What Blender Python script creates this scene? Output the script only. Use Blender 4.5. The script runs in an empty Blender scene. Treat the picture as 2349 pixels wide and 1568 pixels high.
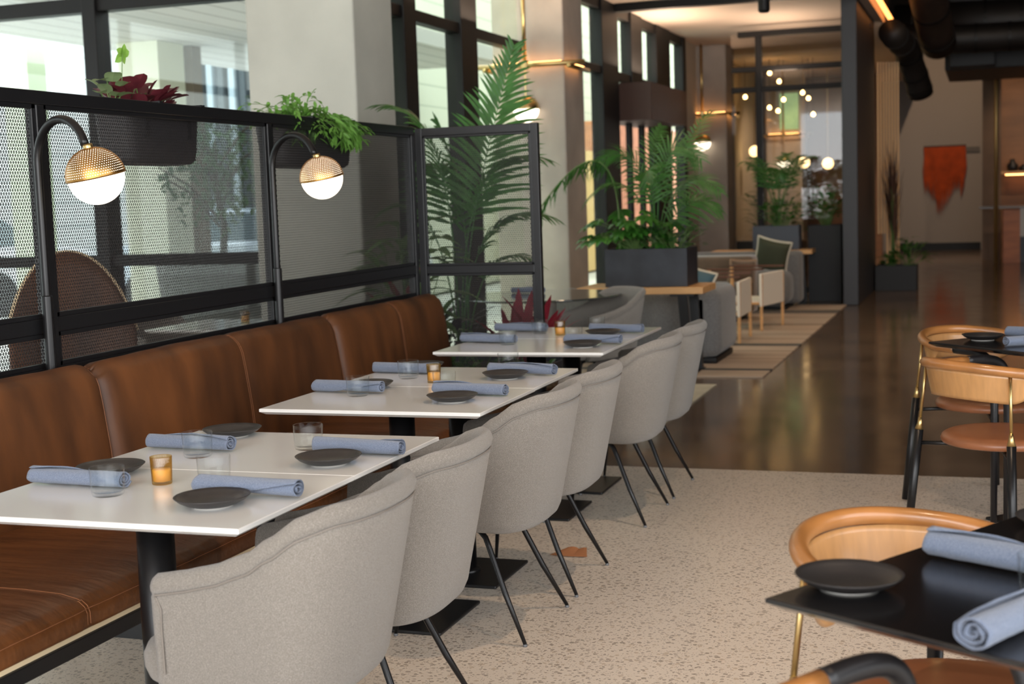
import bpy, bmesh, math, random
from mathutils import Vector, Matrix, noise as mnoise
PI = math.pi
sc = bpy.context.scene
COL = sc.collection

# ------------------------------------------------------------------ camera, world, exposure
F_PX, PITCH, YAW, ROLL, CAMH = 3168.66, -0.1032, 0.3336, -0.0336, 1.4034
cd = bpy.data.cameras.new('camera'); cam = bpy.data.objects.new('camera', cd); COL.objects.link(cam)
_f = Vector((-math.sin(YAW)*math.cos(PITCH), math.cos(YAW)*math.cos(PITCH), math.sin(PITCH)))
_r = Vector((math.cos(YAW), math.sin(YAW), 0)); _u = _r.cross(_f)
_r2 = math.cos(ROLL)*_r + math.sin(ROLL)*_u; _u2 = -math.sin(ROLL)*_r + math.cos(ROLL)*_u
cam.matrix_world = Matrix(((_r2.x, _u2.x, -_f.x, 0), (_r2.y, _u2.y, -_f.y, 0), (_r2.z, _u2.z, -_f.z, CAMH), (0, 0, 0, 1)))
cd.sensor_width = 36; cd.lens = F_PX/2349*36; cd.clip_end = 300
cd.dof.use_dof = True; cd.dof.focus_distance = 4.0; cd.dof.aperture_fstop = 4.4
sc.camera = cam
sc.view_settings.view_transform = 'Standard'; sc.view_settings.look = 'None'
sc.view_settings.exposure = 0.3; sc.view_settings.gamma = 1; sc.view_settings.use_curve_mapping = False
w = bpy.data.worlds.new('sky'); sc.world = w; w.use_nodes = True
nt = w.node_tree; bg = nt.nodes['Background']
tcw = nt.nodes.new('ShaderNodeTexCoord'); sep = nt.nodes.new('ShaderNodeSeparateXYZ'); rmp = nt.nodes.new('ShaderNodeValToRGB')
nt.links.new(tcw.outputs['Generated'], sep.inputs[0]); nt.links.new(sep.outputs['Z'], rmp.inputs[0])
rmp.color_ramp.elements[0].color = (.95, .98, 1, 1); rmp.color_ramp.elements[1].color = (.72, .84, 1, 1)
nt.links.new(rmp.outputs[0], bg.inputs[0]); bg.inputs[1].default_value = 3.0
cy = sc.cycles
cy.max_bounces = 8; cy.diffuse_bounces = 4; cy.glossy_bounces = 4; cy.transmission_bounces = 8; cy.transparent_max_bounces = 16
cy.sample_clamp_indirect = 4; cy.use_denoising = True

def area(name, loc, rot, sx, sy, power, color=(1, 1, 1)):
    l = bpy.data.lights.new(name, 'AREA'); l.shape = 'RECTANGLE'; l.size = sx; l.size_y = sy; l.energy = power; l.color = color
    o = bpy.data.objects.new(name, l); COL.objects.link(o); o.location = loc; o.rotation_euler = rot; return o
def spot(name, loc, target, power, size=60, color=(1, .72, .48), rad=.04):
    l = bpy.data.lights.new(name, 'SPOT'); l.energy = power; l.spot_size = math.radians(size); l.spot_blend = 1; l.color = color; l.shadow_soft_size = rad
    o = bpy.data.objects.new(name, l); COL.objects.link(o); o.location = loc
    o.rotation_euler = (Vector(target)-Vector(loc)).to_track_quat('-Z', 'Y').to_euler(); return o
# sun, then unseen area lamps added as daylight fill from behind and the right
_sl = bpy.data.lights.new('sun', 'SUN'); _sl.energy = 1.9; _sl.angle = math.radians(6); _sl.color = (1, .97, .92)
_so = bpy.data.objects.new('sun', _sl); COL.objects.link(_so); _so.rotation_euler = (-Vector((-.32, -1, 1.5))).to_track_quat('-Z', 'Y').to_euler()
for _x, _y, _e in ((-3.85, 17.1, 26), (-3.9, 11.2, 22), (-2.6, 18.6, 14)):
    area('ceiling_fill', (_x, _y, 2.9), (PI, 0, 0), .3, 1.8, _e, (1, .74, .54))  # unseen area lamps added to brighten the ceiling
area('rear_daylight_fill', (0.6, -2.9, 2.0), (math.radians(80), 0, 0), 7, 3.4, 260, (1, .985, .96))
area('side_daylight_fill', (3.9, 2.4, 2.3), (0, math.radians(82), 0), 2.6, 6, 45, (1, .9, .8))

# ------------------------------------------------------------------ colour and materials
def lin(c):
    return tuple(((v/255)/12.92 if v/255 <= .04045 else ((v/255+.055)/1.055)**2.4) for v in c)
MATS = {}
def mat(name, rgb, rough=.5, metal=0, var=None, bump=None, spec=None, emit=None, coat=0, sheen=0, trans=0, ior=None, stretch=None, var2=None):
    """var=(scale, amount, detail)  bump=(scale, strength)  stretch=(sx,sy,sz) texture scale"""
    if name in MATS: return MATS[name]
    m = bpy.data.materials.new(name); m.use_nodes = True; MATS[name] = m
    n, l = m.node_tree.nodes, m.node_tree.links; b = n['Principled BSDF']
    c = lin(rgb); b.inputs['Base Color'].default_value = (*c, 1)
    b.inputs['Roughness'].default_value = rough; b.inputs['Metallic'].default_value = metal
    if spec is not None: b.inputs['Specular IOR Level'].default_value = spec
    if coat: b.inputs['Coat Weight'].default_value = coat; b.inputs['Coat Roughness'].default_value = .15
    if sheen: b.inputs['Sheen Weight'].default_value = sheen
    if trans: b.inputs['Transmission Weight'].default_value = trans
    if ior: b.inputs['IOR'].default_value = ior
    if emit: b.inputs['Emission Color'].default_value = (*lin(emit[0]), 1); b.inputs['Emission Strength'].default_value = emit[1]
    if var or bump:
        tc = n.new('ShaderNodeTexCoord'); mp = n.new('ShaderNodeMapping'); l.new(tc.outputs['Object'], mp.inputs[0])
        if stretch: mp.inputs['Scale'].default_value = stretch
    if var:
        nz = n.new('ShaderNodeTexNoise'); nz.inputs['Scale'].default_value = var[0]; nz.inputs['Detail'].default_value = var[2] if len(var) > 2 else 4
        l.new(mp.outputs[0], nz.inputs[0])
        r = n.new('ShaderNodeValToRGB'); a = var[1]
        r.color_ramp.elements[0].position = .32; r.color_ramp.elements[1].position = .68
        r.color_ramp.elements[0].color = (*[max(0, v*(1-a)) for v in c], 1); r.color_ramp.elements[1].color = (*[min(1, v*(1+a)) for v in c], 1)
        l.new(nz.outputs[0], r.inputs[0]); out = r.outputs[0]
        if var2:
            nz2 = n.new('ShaderNodeTexNoise'); nz2.inputs['Scale'].default_value = var2[0]; nz2.inputs['Detail'].default_value = 3; l.new(mp.outputs[0], nz2.inputs[0])
            r2 = n.new('ShaderNodeValToRGB'); r2.color_ramp.elements[0].position = .35; r2.color_ramp.elements[1].position = .65
            r2.color_ramp.elements[0].color = (1-var2[1],)*3+(1,); r2.color_ramp.elements[1].color = (1,)*4; l.new(nz2.outputs[0], r2.inputs[0])
            mx = n.new('ShaderNodeMix'); mx.data_type = 'RGBA'; mx.blend_type = 'MULTIPLY'; mx.inputs[0].default_value = 1
            l.new(out, mx.inputs[6]); l.new(r2.outputs[0], mx.inputs[7]); out = mx.outputs[2]
        l.new(out, b.inputs['Base Color'])
    if bump:
        nb = n.new('ShaderNodeTexNoise'); nb.inputs['Scale'].default_value = bump[0]; nb.inputs['Detail'].default_value = 3; l.new(mp.outputs[0], nb.inputs[0])
        bp = n.new('ShaderNodeBump'); bp.inputs['Strength'].default_value = bump[1]; bp.inputs['Distance'].default_value = .01
        l.new(nb.outputs[0], bp.inputs['Height']); l.new(bp.outputs[0], b.inputs['Normal'])
    return m
def pane_mat(name, tint, gloss=.05):
    m = bpy.data.materials.new(name); m.use_nodes = True; n, l = m.node_tree.nodes, m.node_tree.links; n.clear()
    o = n.new('ShaderNodeOutputMaterial'); t = n.new('ShaderNodeBsdfTransparent'); g = n.new('ShaderNodeBsdfGlossy'); x = n.new('ShaderNodeMixShader')
    t.inputs[0].default_value = (*tint, 1); g.inputs['Roughness'].default_value = .02; x.inputs[0].default_value = gloss
    l.new(t.outputs[0], x.inputs[1]); l.new(g.outputs[0], x.inputs[2]); l.new(x.outputs[0], o.inputs[0]); return m
def weave_mat(name, c1, c2, scale, rough=.95):
    m = bpy.data.materials.new(name); m.use_nodes = True; n, l = m.node_tree.nodes, m.node_tree.links; b = n['Principled BSDF']
    b.inputs['Roughness'].default_value = rough; b.inputs['Sheen Weight'].default_value = .25; b.inputs['Specular IOR Level'].default_value = .2
    tc = n.new('ShaderNodeTexCoord'); nz = n.new('ShaderNodeTexNoise'); nz.inputs['Scale'].default_value = scale; nz.inputs['Detail'].default_value = 2
    l.new(tc.outputs['Object'], nz.inputs[0])
    vo = n.new('ShaderNodeTexVoronoi'); vo.inputs['Scale'].default_value = scale*.9; l.new(tc.outputs['Object'], vo.inputs[0])
    mx = n.new('ShaderNodeMath'); mx.operation = 'ADD'; l.new(nz.outputs[0], mx.inputs[0]); l.new(vo.outputs['Distance'], mx.inputs[1])
    r = n.new('ShaderNodeValToRGB'); r.color_ramp.elements[0].position = .55; r.color_ramp.elements[1].position = 1.15 if False else .98
    r.color_ramp.elements[0].color = (*lin(c1), 1); r.color_ramp.elements[1].color = (*lin(c2), 1); l.new(mx.outputs[0], r.inputs[0])
    l.new(r.outputs[0], b.inputs['Base Color'])
    bp = n.new('ShaderNodeBump'); bp.inputs['Strength'].default_value = .5; bp.inputs['Distance'].default_value = .002; l.new(mx.outputs[0], bp.inputs['Height']); l.new(bp.outputs[0], b.inputs['Normal'])
    MATS[name] = m; return m

M_fabric = weave_mat('grey_wool', (174, 167, 158), (116, 109, 101), 900)
M_seam = mat('piping_grey', (120, 112, 104), .9)  # piping, a little darker than the wool
M_black = mat('black_powder_coat', (20, 20, 22), .38, 0, bump=(300, .04))
M_blackm = mat('black_steel', (24, 23, 24), .33, .3)
M_white = mat('white_laminate', (226, 224, 220), .16, 0, coat=.4)
M_leather = mat('tan_leather', (97, 56, 25), .55, 0, var=(7, .38, 6), bump=(9, .3), var2=(2.2, .42), stretch=(1, 1, .35))
M_leatherseat = mat('seat_leather', (98, 57, 27), .4, 0, var=(4, .28, 5), bump=(12, .8), var2=(1.7, .25), stretch=(.35, 1.5, 1))
M_stitch = mat('stitch', (142, 90, 56), .7)
M_cream = mat('cream_lining', (220, 198, 160), .8)
M_concrete = mat('column_concrete', (188, 187, 176), .8, 0, var=(1.6, .10, 8), bump=(14, .25), var2=(.5, .14))
M_concrete2 = mat('column_concrete_warm', (178, 168, 158), .8, 0, var=(2.4, .12, 8), bump=(14, .25), var2=(.6, .16))
M_frame = mat('window_frame_black', (17, 15, 15), .5, spec=.3)
M_glass = pane_mat('clear_glass', (.97, .98, .98), .05)
_n, _l = M_glass.node_tree.nodes, M_glass.node_tree.links; _lw = _n.new('ShaderNodeLayerWeight'); _lw.inputs[0].default_value = .5
_mr = _n.new('ShaderNodeMapRange'); _mr.inputs[3].default_value = .012; _mr.inputs[4].default_value = .85
_pw = _n.new('ShaderNodeMath'); _pw.operation = 'POWER'; _pw.inputs[1].default_value = 5.5; _l.new(_lw.outputs['Facing'], _pw.inputs[0]); _l.new(_pw.outputs[0], _mr.inputs[0])
_l.new(_mr.outputs[0], [x for x in _n if x.type == 'MIX_SHADER'][0].inputs[0])
M_pane = pane_mat('window_glass', (.93, .97, .95))
M_paneg = pane_mat('green_window_glass', (.90, .95, .87))
M_panew = pane_mat('partition_glass', (.93, .92, .9), .08)
M_napkin = weave_mat('blue_chambray', (150, 158, 174), (102, 112, 132), 900)
M_plate = mat('charcoal_stoneware', (44, 41, 40), .4, 0, bump=(200, .05))
M_ring = mat('bare_clay', (190, 186, 180), .8)
M_amber = pane_mat('amber_glass', (.90, .76, .48), .08)
M_wax = mat('candle_wax', (255, 236, 168), .6)
M_brass = mat('brass', (198, 170, 116), .3, 1)
M_opal = mat('opal_globe', (255, 250, 240), .3, emit=((255, 240, 214), 2.6))
M_led = mat('led_strip', (255, 200, 140), .5, emit=((255, 178, 104), 9.0))
M_bulb = mat('small_bulb', (255, 220, 160), .5, emit=((255, 205, 130), 14))
M_wood = mat('honey_ash', (180, 132, 82), .35, 0, var=(9, .09, 6), coat=.25, stretch=(7, 7, .5))
M_woodrail = mat('honey_bentwood', (162, 108, 58), .3, 0, var=(9, .2, 4), coat=.4)
M_oak = mat('console_oak', (206, 156, 102), .5, 0, var=(3, .15, 6), stretch=(1, 8, 8))
M_seatleather = mat('cognac_leather', (142, 88, 56), .38, 0, var=(14, .07), coat=.15)
M_wrap = mat('black_leather_wrap', (24, 22, 24), .4)
M_btop = mat('black_tabletop', (22, 21, 22), .2, 0, coat=.3)
M_soil = mat('soil', (40, 30, 24), .95)
M_planter = mat('blackened_planter', (44, 46, 52), .5, .1, var=(5, .35, 6))
M_planter2 = mat('slate_planter', (70, 74, 84), .6)

# ------------------------------------------------------------------ mesh helpers
def link(name, me, m=None, parent=None, smooth=False):
    o = bpy.data.objects.new(name, me); COL.objects.link(o)
    if m: me.materials.append(m)
    if smooth:
        for p in me.polygons: p.use_smooth = True
    if parent: o.parent = parent
    return o
class MB:
    def __init__(s): s.v = []; s.f = []; s.mi = []; s.cur = 0
    def add(s, vs, fs):
        o = len(s.v); s.v += [tuple(v) for v in vs]; s.f += [tuple(i+o for i in f) for f in fs]; s.mi += [s.cur]*len(fs); return s
    def box(s, x0, x1, y0, y1, z0, z1, M=None):
        vs = [Vector((x, y, z)) for x in (x0, x1) for y in (y0, y1) for z in (z0, z1)]
        if M: vs = [M @ v for v in vs]
        return s.add(vs, [(0, 1, 3, 2), (4, 6, 7, 5), (0, 4, 5, 1), (2, 3, 7, 6), (0, 2, 6, 4), (1, 5, 7, 3)])
    def tube(s, pts, r, n=10, cap=True, sy=1.0):
        pts = [Vector(p) for p in pts]; k = len(pts); rs = r if isinstance(r, (list, tuple)) else [r]*k
        vs = []; prev = None
        for i, p in enumerate(pts):
            d = (pts[min(i+1, k-1)]-pts[max(i-1, 0)]).normalized()
            if prev is None:
                a = Vector((0, 0, 1)) if abs(d.z) < .9 else Vector((1, 0, 0)); a = (a-d*a.dot(d)).normalized()
            else: a = (prev-d*prev.dot(d)).normalized()
            prev = a; b = d.cross(a)
            for j in range(n):
                t = 2*PI*j/n; vs.append(p+a*math.cos(t)*rs[i]+b*math.sin(t)*rs[i]*sy)
        fs = [(i*n+j, i*n+(j+1) % n, (i+1)*n+(j+1) % n, (i+1)*n+j) for i in range(k-1) for j in range(n)]
        if cap: fs += [tuple(range(n))[::-1], tuple(range((k-1)*n, k*n))]
        return s.add(vs, fs)
    def lathe(s, prof, n=32, c=(0, 0, 0), cap0=False, cap1=False, rib=None):
        vs = []
        for r, z in prof:
            for j in range(n):
                t = 2*PI*j/n; rr = r*(1+(rib[1]*math.cos(rib[0]*t) if rib else 0)); vs.append((c[0]+rr*math.cos(t), c[1]+rr*math.sin(t), c[2]+z))
        k = len(prof)
        fs = [(i*n+j, i*n+(j+1) % n, (i+1)*n+(j+1) % n, (i+1)*n+j) for i in range(k-1) for j in range(n)]
        if cap0: fs.append(tuple(range(n))[::-1])
        if cap1: fs.append(tuple(range((k-1)*n, k*n)))
        return s.add(vs, fs)
    def grid(s, fn, nu, nv):
        vs = [fn(i/nu, j/nv) for i in range(nu+1) for j in range(nv+1)]
        return s.add(vs, [(i*(nv+1)+j, i*(nv+1)+j+1, (i+1)*(nv+1)+j+1, (i+1)*(nv+1)+j) for i in range(nu) for j in range(nv)])
    def prism(s, poly, z0, z1):
        n = len(poly); vs = [(x, y, z0) for x, y in poly]+[(x, y, z1) for x, y in poly]
        return s.add(vs, [tuple(range(n))[::-1], tuple(range(n, 2*n))]+[(i, (i+1) % n, n+(i+1) % n, n+i) for i in range(n)])
    def build(s, name, m=None, parent=None, smooth=False, bevel=0, seg=2, solid=0, subd=0, merge=False):
        me = bpy.data.meshes.new(name); me.from_pydata(s.v, [], s.f)
        if max(s.mi or [0]) > 0 or isinstance(m, (list, tuple)):
            for mm in m: me.materials.append(mm)
            for p, i in zip(me.polygons, s.mi): p.material_index = i
            m = None
        bm = bmesh.new(); bm.from_mesh(me)
        if merge: bmesh.ops.remove_doubles(bm, verts=bm.verts, dist=1e-5)
        if merge is not None: bmesh.ops.recalc_face_normals(bm, faces=bm.faces)
        bm.to_mesh(me); bm.free()
        o = link(name, me, m, parent, smooth)
        if solid: md = o.modifiers.new('s', 'SOLIDIFY'); md.thickness = solid; md.offset = 0
        if bevel: md = o.modifiers.new('b', 'BEVEL'); md.width = bevel; md.segments = seg; md.limit_method = 'ANGLE'; md.angle_limit = .6
        if subd: md = o.modifiers.new('u', 'SUBSURF'); md.levels = subd; md.render_levels = subd
        return o
def tag(o, label=None, cat=None, group=None, kind=None):
    if label: o['label'] = label
    if cat: o['category'] = cat
    if group: o['group'] = group
    if kind: o['kind'] = kind
    return o
def empty(name, loc=(0, 0, 0), rz=0, label=None, cat=None, group=None):
    o = bpy.data.objects.new(name, None); COL.objects.link(o); o.location = loc; o.rotation_euler = (0, 0, rz); o.empty_display_size = .1
    return tag(o, label, cat, group)
def copy_tree(o, parent=None):
    c = o.copy(); COL.objects.link(c); c.parent = parent
    for ch in list(o.children): copy_tree(ch, c)
    return c
def place(proto, used, loc, rz, label, group=None):
    o = proto if not used[0] else copy_tree(proto); used[0] = True
    o.location = loc; o.rotation_euler = (0, 0, rz); o['label'] = label
    if group: o['group'] = group
    return o
def struct(name, mb, m, **k): return tag(mb.build(name, m, **k), kind='structure')
def bez(p0, p1, p2, p3, n):
    p0, p1, p2, p3 = map(Vector, (p0, p1, p2, p3)); o = []
    for i in range(n+1):
        t = i/n; o.append((1-t)**3*p0+3*(1-t)**2*t*p1+3*(1-t)*t*t*p2+t**3*p3)
    return o
def interp(tab, x):
    if x <= tab[0][0]: return tab[0][1]
    for (a, b), (c, d) in zip(tab, tab[1:]):
        if x <= c:
            t = (x-a)/(c-a); t = t*t*(3-2*t)*.5+t*.5; return b+(d-b)*t
    return tab[-1][1]

# ------------------------------------------------------------------ floor materials
def terrazzo():
    m = bpy.data.materials.new('terrazzo'); m.use_nodes = True; n, l = m.node_tree.nodes, m.node_tree.links; b = n['Principled BSDF']
    tc = n.new('ShaderNodeTexCoord')
    dn = n.new('ShaderNodeTexNoise'); dn.inputs['Scale'].default_value = 60; l.new(tc.outputs['Object'], dn.inputs[0])
    ad = n.new('ShaderNodeMix'); ad.data_type = 'VECTOR'; ad.inputs[0].default_value = .012; l.new(tc.outputs['Object'], ad.inputs[4]); l.new(dn.outputs['Color'], ad.inputs[5])
    base = None
    col = (*lin((214, 202, 188)), 1); prev = None
    for sc_, th, cols in ((58, (.20, .30), ((174, 162, 150), (156, 145, 133), (192, 176, 158))), (110, (.16, .26), ((166, 155, 144), (182, 171, 160), (194, 179, 163)))):
        v = n.new('ShaderNodeTexVoronoi'); v.inputs['Scale'].default_value = sc_; v.inputs['Randomness'].default_value = 1; l.new(ad.outputs[1], v.inputs[0])
        lt = n.new('ShaderNodeMath'); lt.operation = 'LESS_THAN'
        wn = n.new('ShaderNodeSeparateColor'); l.new(v.outputs['Color'], wn.inputs[0])
        th_ = n.new('ShaderNodeMath'); th_.operation = 'MULTIPLY_ADD'; th_.inputs[1].default_value = th[1]; th_.inputs[2].default_value = th[0]-.03; l.new(wn.outputs[0], th_.inputs[0])
        l.new(v.outputs['Distance'], lt.inputs[0]); l.new(th_.outputs[0], lt.inputs[1])
        r = n.new('ShaderNodeValToRGB'); r.color_ramp.interpolation = 'CONSTANT'
        r.color_ramp.elements[0].color = (*lin(cols[0]), 1); r.color_ramp.elements[1].position = .4; r.color_ramp.elements[1].color = (*lin(cols[1]), 1)
        e = r.color_ramp.elements.new(.75); e.color = (*lin(cols[2]), 1); l.new(wn.outputs[1], r.inputs[0])
        mx = n.new('ShaderNodeMix'); mx.data_type = 'RGBA'; l.new(lt.outputs[0], mx.inputs[0]); l.new(r.outputs[0], mx.inputs[7])
        if prev: l.new(prev, mx.inputs[6])
        else: mx.inputs[6].default_value = col
        prev = mx.outputs[2]
    l.new(prev, b.inputs['Base Color']); b.inputs['Roughness'].default_value = .28
    return m
def concrete_floor():
    m = mat('polished_concrete', (108, 89, 72), .16, 0, var=(1.1, .28, 8), var2=(.35, .3)); b = m.node_tree.nodes['Principled BSDF']
    n, l = m.node_tree.nodes, m.node_tree.links
    nz = n.new('ShaderNodeTexNoise'); nz.inputs['Scale'].default_value = 3; tc = n.new('ShaderNodeTexCoord'); l.new(tc.outputs['Object'], nz.inputs[0])
    mr = n.new('ShaderNodeMapRange'); mr.inputs[3].default_value = .07; mr.inputs[4].default_value = .2; l.new(nz.outputs[0], mr.inputs[0]); l.new(mr.outputs[0], b.inputs['Roughness'])
    return m
def boards(name, c1, c2, scale, axis='X', rough=.6, dark=.06):
    m = bpy.data.materials.new(name); m.use_nodes = True; n, l = m.node_tree.nodes, m.node_tree.links; b = n['Principled BSDF']
    tc = n.new('ShaderNodeTexCoord'); wv = n.new('ShaderNodeTexWave'); wv.wave_profile = 'SAW'; wv.bands_direction = axis; wv.inputs['Scale'].default_value = scale
    l.new(tc.outputs['Object'], wv.inputs[0]); r = n.new('ShaderNodeValToRGB'); r.color_ramp.elements[0].color = (*lin(c2), 1); r.color_ramp.elements[1].position = dark; r.color_ramp.elements[1].color = (*lin(c1), 1)
    l.new(wv.outputs[0], r.inputs[0]); l.new(r.outputs[0], b.inputs['Base Color']); b.inputs['Roughness'].default_value = rough
    return m

# ------------------------------------------------------------------ the setting
XW = -4.2        # glazing plane that runs away from the camera
YW = 8.4         # glazing plane that faces the camera
CEIL = 3.62
struct('floor', MB().box(-9.0, 6, -4, 6.88, -.1, 0), terrazzo())
struct('floor', MB().box(XW, 6, 6.88, 34, -.1, 0).box(-9.0, XW, 6.88, YW, -.1, 0), concrete_floor())
M_ceil = mat('ceiling_plaster', (214, 196, 180), .9)
struct('ceiling', MB().box(-9.0, XW, -4, YW, CEIL, CEIL+.2).box(XW, -1.35, -4, 31, CEIL, CEIL+.2), M_ceil)
M_dark = mat('dark_ceiling', (28, 25, 24), .9)
struct('ceiling', MB().box(-1.35, 6, -4, 31, 5.4, 5.6).box(-1.36, -1.30, -4, 31, CEIL+.2, 5.4), M_dark)
struct('trim_1', MB().box(XW, -1.4, 15.95, 16.1, CEIL-.09, CEIL-.002), M_frame)
struct('trim_2', MB().box(-3.2, -1.45, 18.93, 19.07, 3.46, 3.53), M_frame)
M_wall = mat('back_wall_plaster', (146, 138, 132), .9)
struct('wall_back', MB().box(XW, 6, 31, 31.2, 0, 5.6), M_wall)
struct('baseboard_back', MB().box(-1.9, -.15, 30.95, 30.998, 0, .16), M_frame)
struct('wall_right', MB().box(5.6, 5.8, 4, 31, 0, 5.6), mat('right_wall', (70, 60, 54), .9))
M_warmwall = boards('warm_wood_wall', (120, 84, 58), (70, 46, 32), 2.2, 'Z', .6)
struct('wall_pier', MB().box(-1.64, -1.46, 16.9, 19.6, 0, 5.4), mat('pier_paint', (44, 44, 48), .5), bevel=.01)

def window_part(name, n, frames, glass, gm):
    f = MB()
    for b in frames: f.box(*b)
    o = struct(name, f, M_frame, bevel=.006)
    for g in glass: MB().box(*g).build('pane', gm, o)
    return o
# camera-facing glazing on the left
xm = -5.93
fr = [(-9, -4.35, YW-.04, YW+.08, 2.80, 2.90), (-9, -4.35, YW-.04, YW+.08, 1.02, 1.10), (-9, -4.35, YW-.04, YW+.08, 0, .12), (-9, -4.35, YW-.04, YW+.08, 3.5, CEIL)]
for x in (-8.1, xm, -4.42): fr.append((x-.055, x+.055, YW-.07, YW+.1, 0, CEIL))
window_part('window_1', 1, fr, [(-9, -4.35, YW+.01, YW+.022, .1, 3.55)], M_pane)
fr = [(-9.04, -8.96, -4, YW, z0, z1) for z0, z1 in ((0, .12), (2.8, 2.9), (3.5, CEIL))]+[(-9.05, -8.95, y, y+.1, 0, CEIL) for y in (-4, -1.5, 1, 3.5, 6)]
window_part('added_glazing', 5, fr, [(-9.006, -8.994, -4, YW, .1, 3.55)], M_pane)  # unseen left wall made all glass to let in more daylight
# glazing that runs away from the camera, beyond the first column
fr = [(XW-.05, XW+.05, 9.0, 15.9, z0, z1) for z0, z1 in ((2.78, 2.87), (3.5, CEIL), (0, .12))]
for a, b in ((9.0, 9.12), (9.70, 9.94), (10.9, 11.28), (13.3, 13.42), (15.38, 16.1)): fr.append((XW-.08, XW+.07, a, b, 0, CEIL))
window_part('window_2', 2, fr, [(XW-.006, XW+.006, 9.1, 15.4, .1, 3.52)], M_paneg)
fr = [(XW-.05, XW+.05, 16.1, 19.9, z0, z1) for z0, z1 in ((2.76, 2.86), (3.5, CEIL))]
for a, b in ((16.75, 17.32), (18.12, 18.95), (19.8, 20.0)): fr.append((XW-.07, XW+.07, a, b, 2.3, CEIL))
for a, b in ((18.12, 18.95), (19.8, 20.0)): fr.append((XW-.07, XW+.07, a, b, 0, 2.3))
window_part('window_3', 3, fr, [(XW-.006, XW+.006, 16.1, 19.9, 2.3, 3.52)], M_paneg)
d = struct('door_1', MB().box(XW-.2, XW+.45, 16.1, 18.15, 2.28, 2.72), mat('walnut_header', (74, 46, 34), .5))
for a in (16.12, 16.75, 17.4, 18.0): MB().box(XW-.03, XW+.03, a, a+.12, 0, 2.28).build('door_stile', M_frame, d)
MB().box(XW-.005, XW+.005, 16.2, 18.05, .05, 2.28).build('pane', M_panew, d)
# glass partition across the room
fr = [(-3.3, -1.64, 18.96, 19.04, z-.035, z+.035) for z in (3.03, 2.76, .05)]+[(x-.04, x+.04, 18.95, 19.05, 0, CEIL-.1) for x in (-2.93,)]
window_part('window_4', 4, fr, [(-3.3, -1.64, 18.99, 19.01, .05, 3.5)], M_panew)
struct('wall_left', MB().box(XW-.1, XW, 20.02, 31, 0, CEIL), mat('left_wall', (190, 178, 160), .9))

# concrete columns
def column(x0, x1, y0, y1, label, m=M_concrete, z=CEIL):
    o = MB().box(x0, x1, y0, y1, 0, z-.003).build('concrete_column', m, bevel=.015)
    return tag(o, label, 'column')
column(-4.51, -3.75, 8.0, 8.61, 'wide pale concrete column right behind the mesh screen and its trailing green plant')
column(-4.46, -3.75, 12.57, 13.23, 'grey concrete column behind the tall palm, with a brass pipe and the larger hanging globe', M_concrete2)
column(-4.46, -3.75, 21.1, 21.8, 'distant concrete column beside the glass partition, with the smaller hanging globe', M_concrete2)
column(-3.97, -3.3, 26.5, 27.2, 'farthest concrete column seen through the glass partition', M_concrete2)

# ------------------------------------------------------------------ outside
M_pave = mat('pavement', (206, 202, 194), .8, 0, var=(.6, .08))
struct('floor', MB().box(-60, -9.0, -10, YW, -.14, -.04).box(-60, XW, YW, 90, -.14, -.04), M_pave)
tag(MB().box(-9.9, -6.5, YW+.12, 18.9, 3.32, 3.5).build('soffit', boards('soffit_boards', (206, 203, 196), (136, 132, 126), .9, 'X', .7, .14)), 'white boarded soffit over the terrace outside the windows', 'soffit')
def facade(name, x0, x1, y, z1, label, c1, c2, sca, axis='Z'):
    return tag(MB().box(x0, x1, y, y+.4, 0, z1).build(name, boards('fac_'+name+str(y), c1, c2, sca, axis, .7, .12)), label, 'building')
facade('street_building', -27, -13.2, 19.6, 7, 'white building with horizontal siding across the terrace', (196, 200, 198), (140, 148, 148), .8)
bb = tag(MB().box(-17.4, -12.6, 24, 27, -.04, 12).build('office_building', mat('office_grey', (150, 154, 156), .7)), 'grey office block with tall window fins seen below the boarded soffit', 'building')
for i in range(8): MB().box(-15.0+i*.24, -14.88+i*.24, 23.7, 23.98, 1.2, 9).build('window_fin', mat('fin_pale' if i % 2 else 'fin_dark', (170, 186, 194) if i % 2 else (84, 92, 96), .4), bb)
MB().box(-16.2, -15.15, 23.6, 23.98, -.04, 4.3).build('glass_bay', mat('bay_glass', (160, 176, 180), .3), bb); MB().box(-16.2, -15.15, 23.5, 23.98, 4.31, 5.6).build('bay_header', mat('bay_header', (104, 98, 90), .6), bb)
pb = tag(MB().box(-8.3, -8.0, 19.0, 70, 0, 8).build('passage_wall', boards('pale_siding', (222, 224, 206), (170, 176, 158), 1.0, 'Z', .7, .1)), 'pale green-white sided wall outside the side windows', 'wall')
tag(MB().box(-7.7, -7.2, 27.02, 60, 0, 2.9).build('brick_building', mat('brick', (216, 150, 112), .8, 0, var=(6, .2))), 'low orange brick building outside the wooden doorway', 'building')
tag(MB().box(-7.4, -7.1, 22.5, 26.9, 0, 2.25).build('garden_wall', mat('yellow_render', (232, 196, 134), .8)), 'yellow rendered garden wall outside the narrow side pane', 'wall')
def post(x, y, r, m, label, sq=True, z=3.318):
    b = MB()
    if sq: b.box(x-r, x+r, y-r, y+r, -.04, z)
    else: b.lathe([(r, -.04), (r, z)], 24, (x, y, 0))
    return tag(b.build('terrace_column', m), label, 'column')
post(-10.6, 13.6, .17, mat('pale_green_paint', (214, 226, 190), .7), 'slim pale green post outside, leftmost through the upper window')
post(-9.15, 14.0, .27, mat('cream_render', (226, 226, 204), .8), 'cream rendered column outside, seen through the mesh beside the first lamp')
post(-8.95, 14.5, .10, mat('taupe_shade', (120, 104, 88), .8), 'narrow taupe column outside, added right behind the cream one for its shaded side')  # darker post added for the shaded side of the cream column

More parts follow.
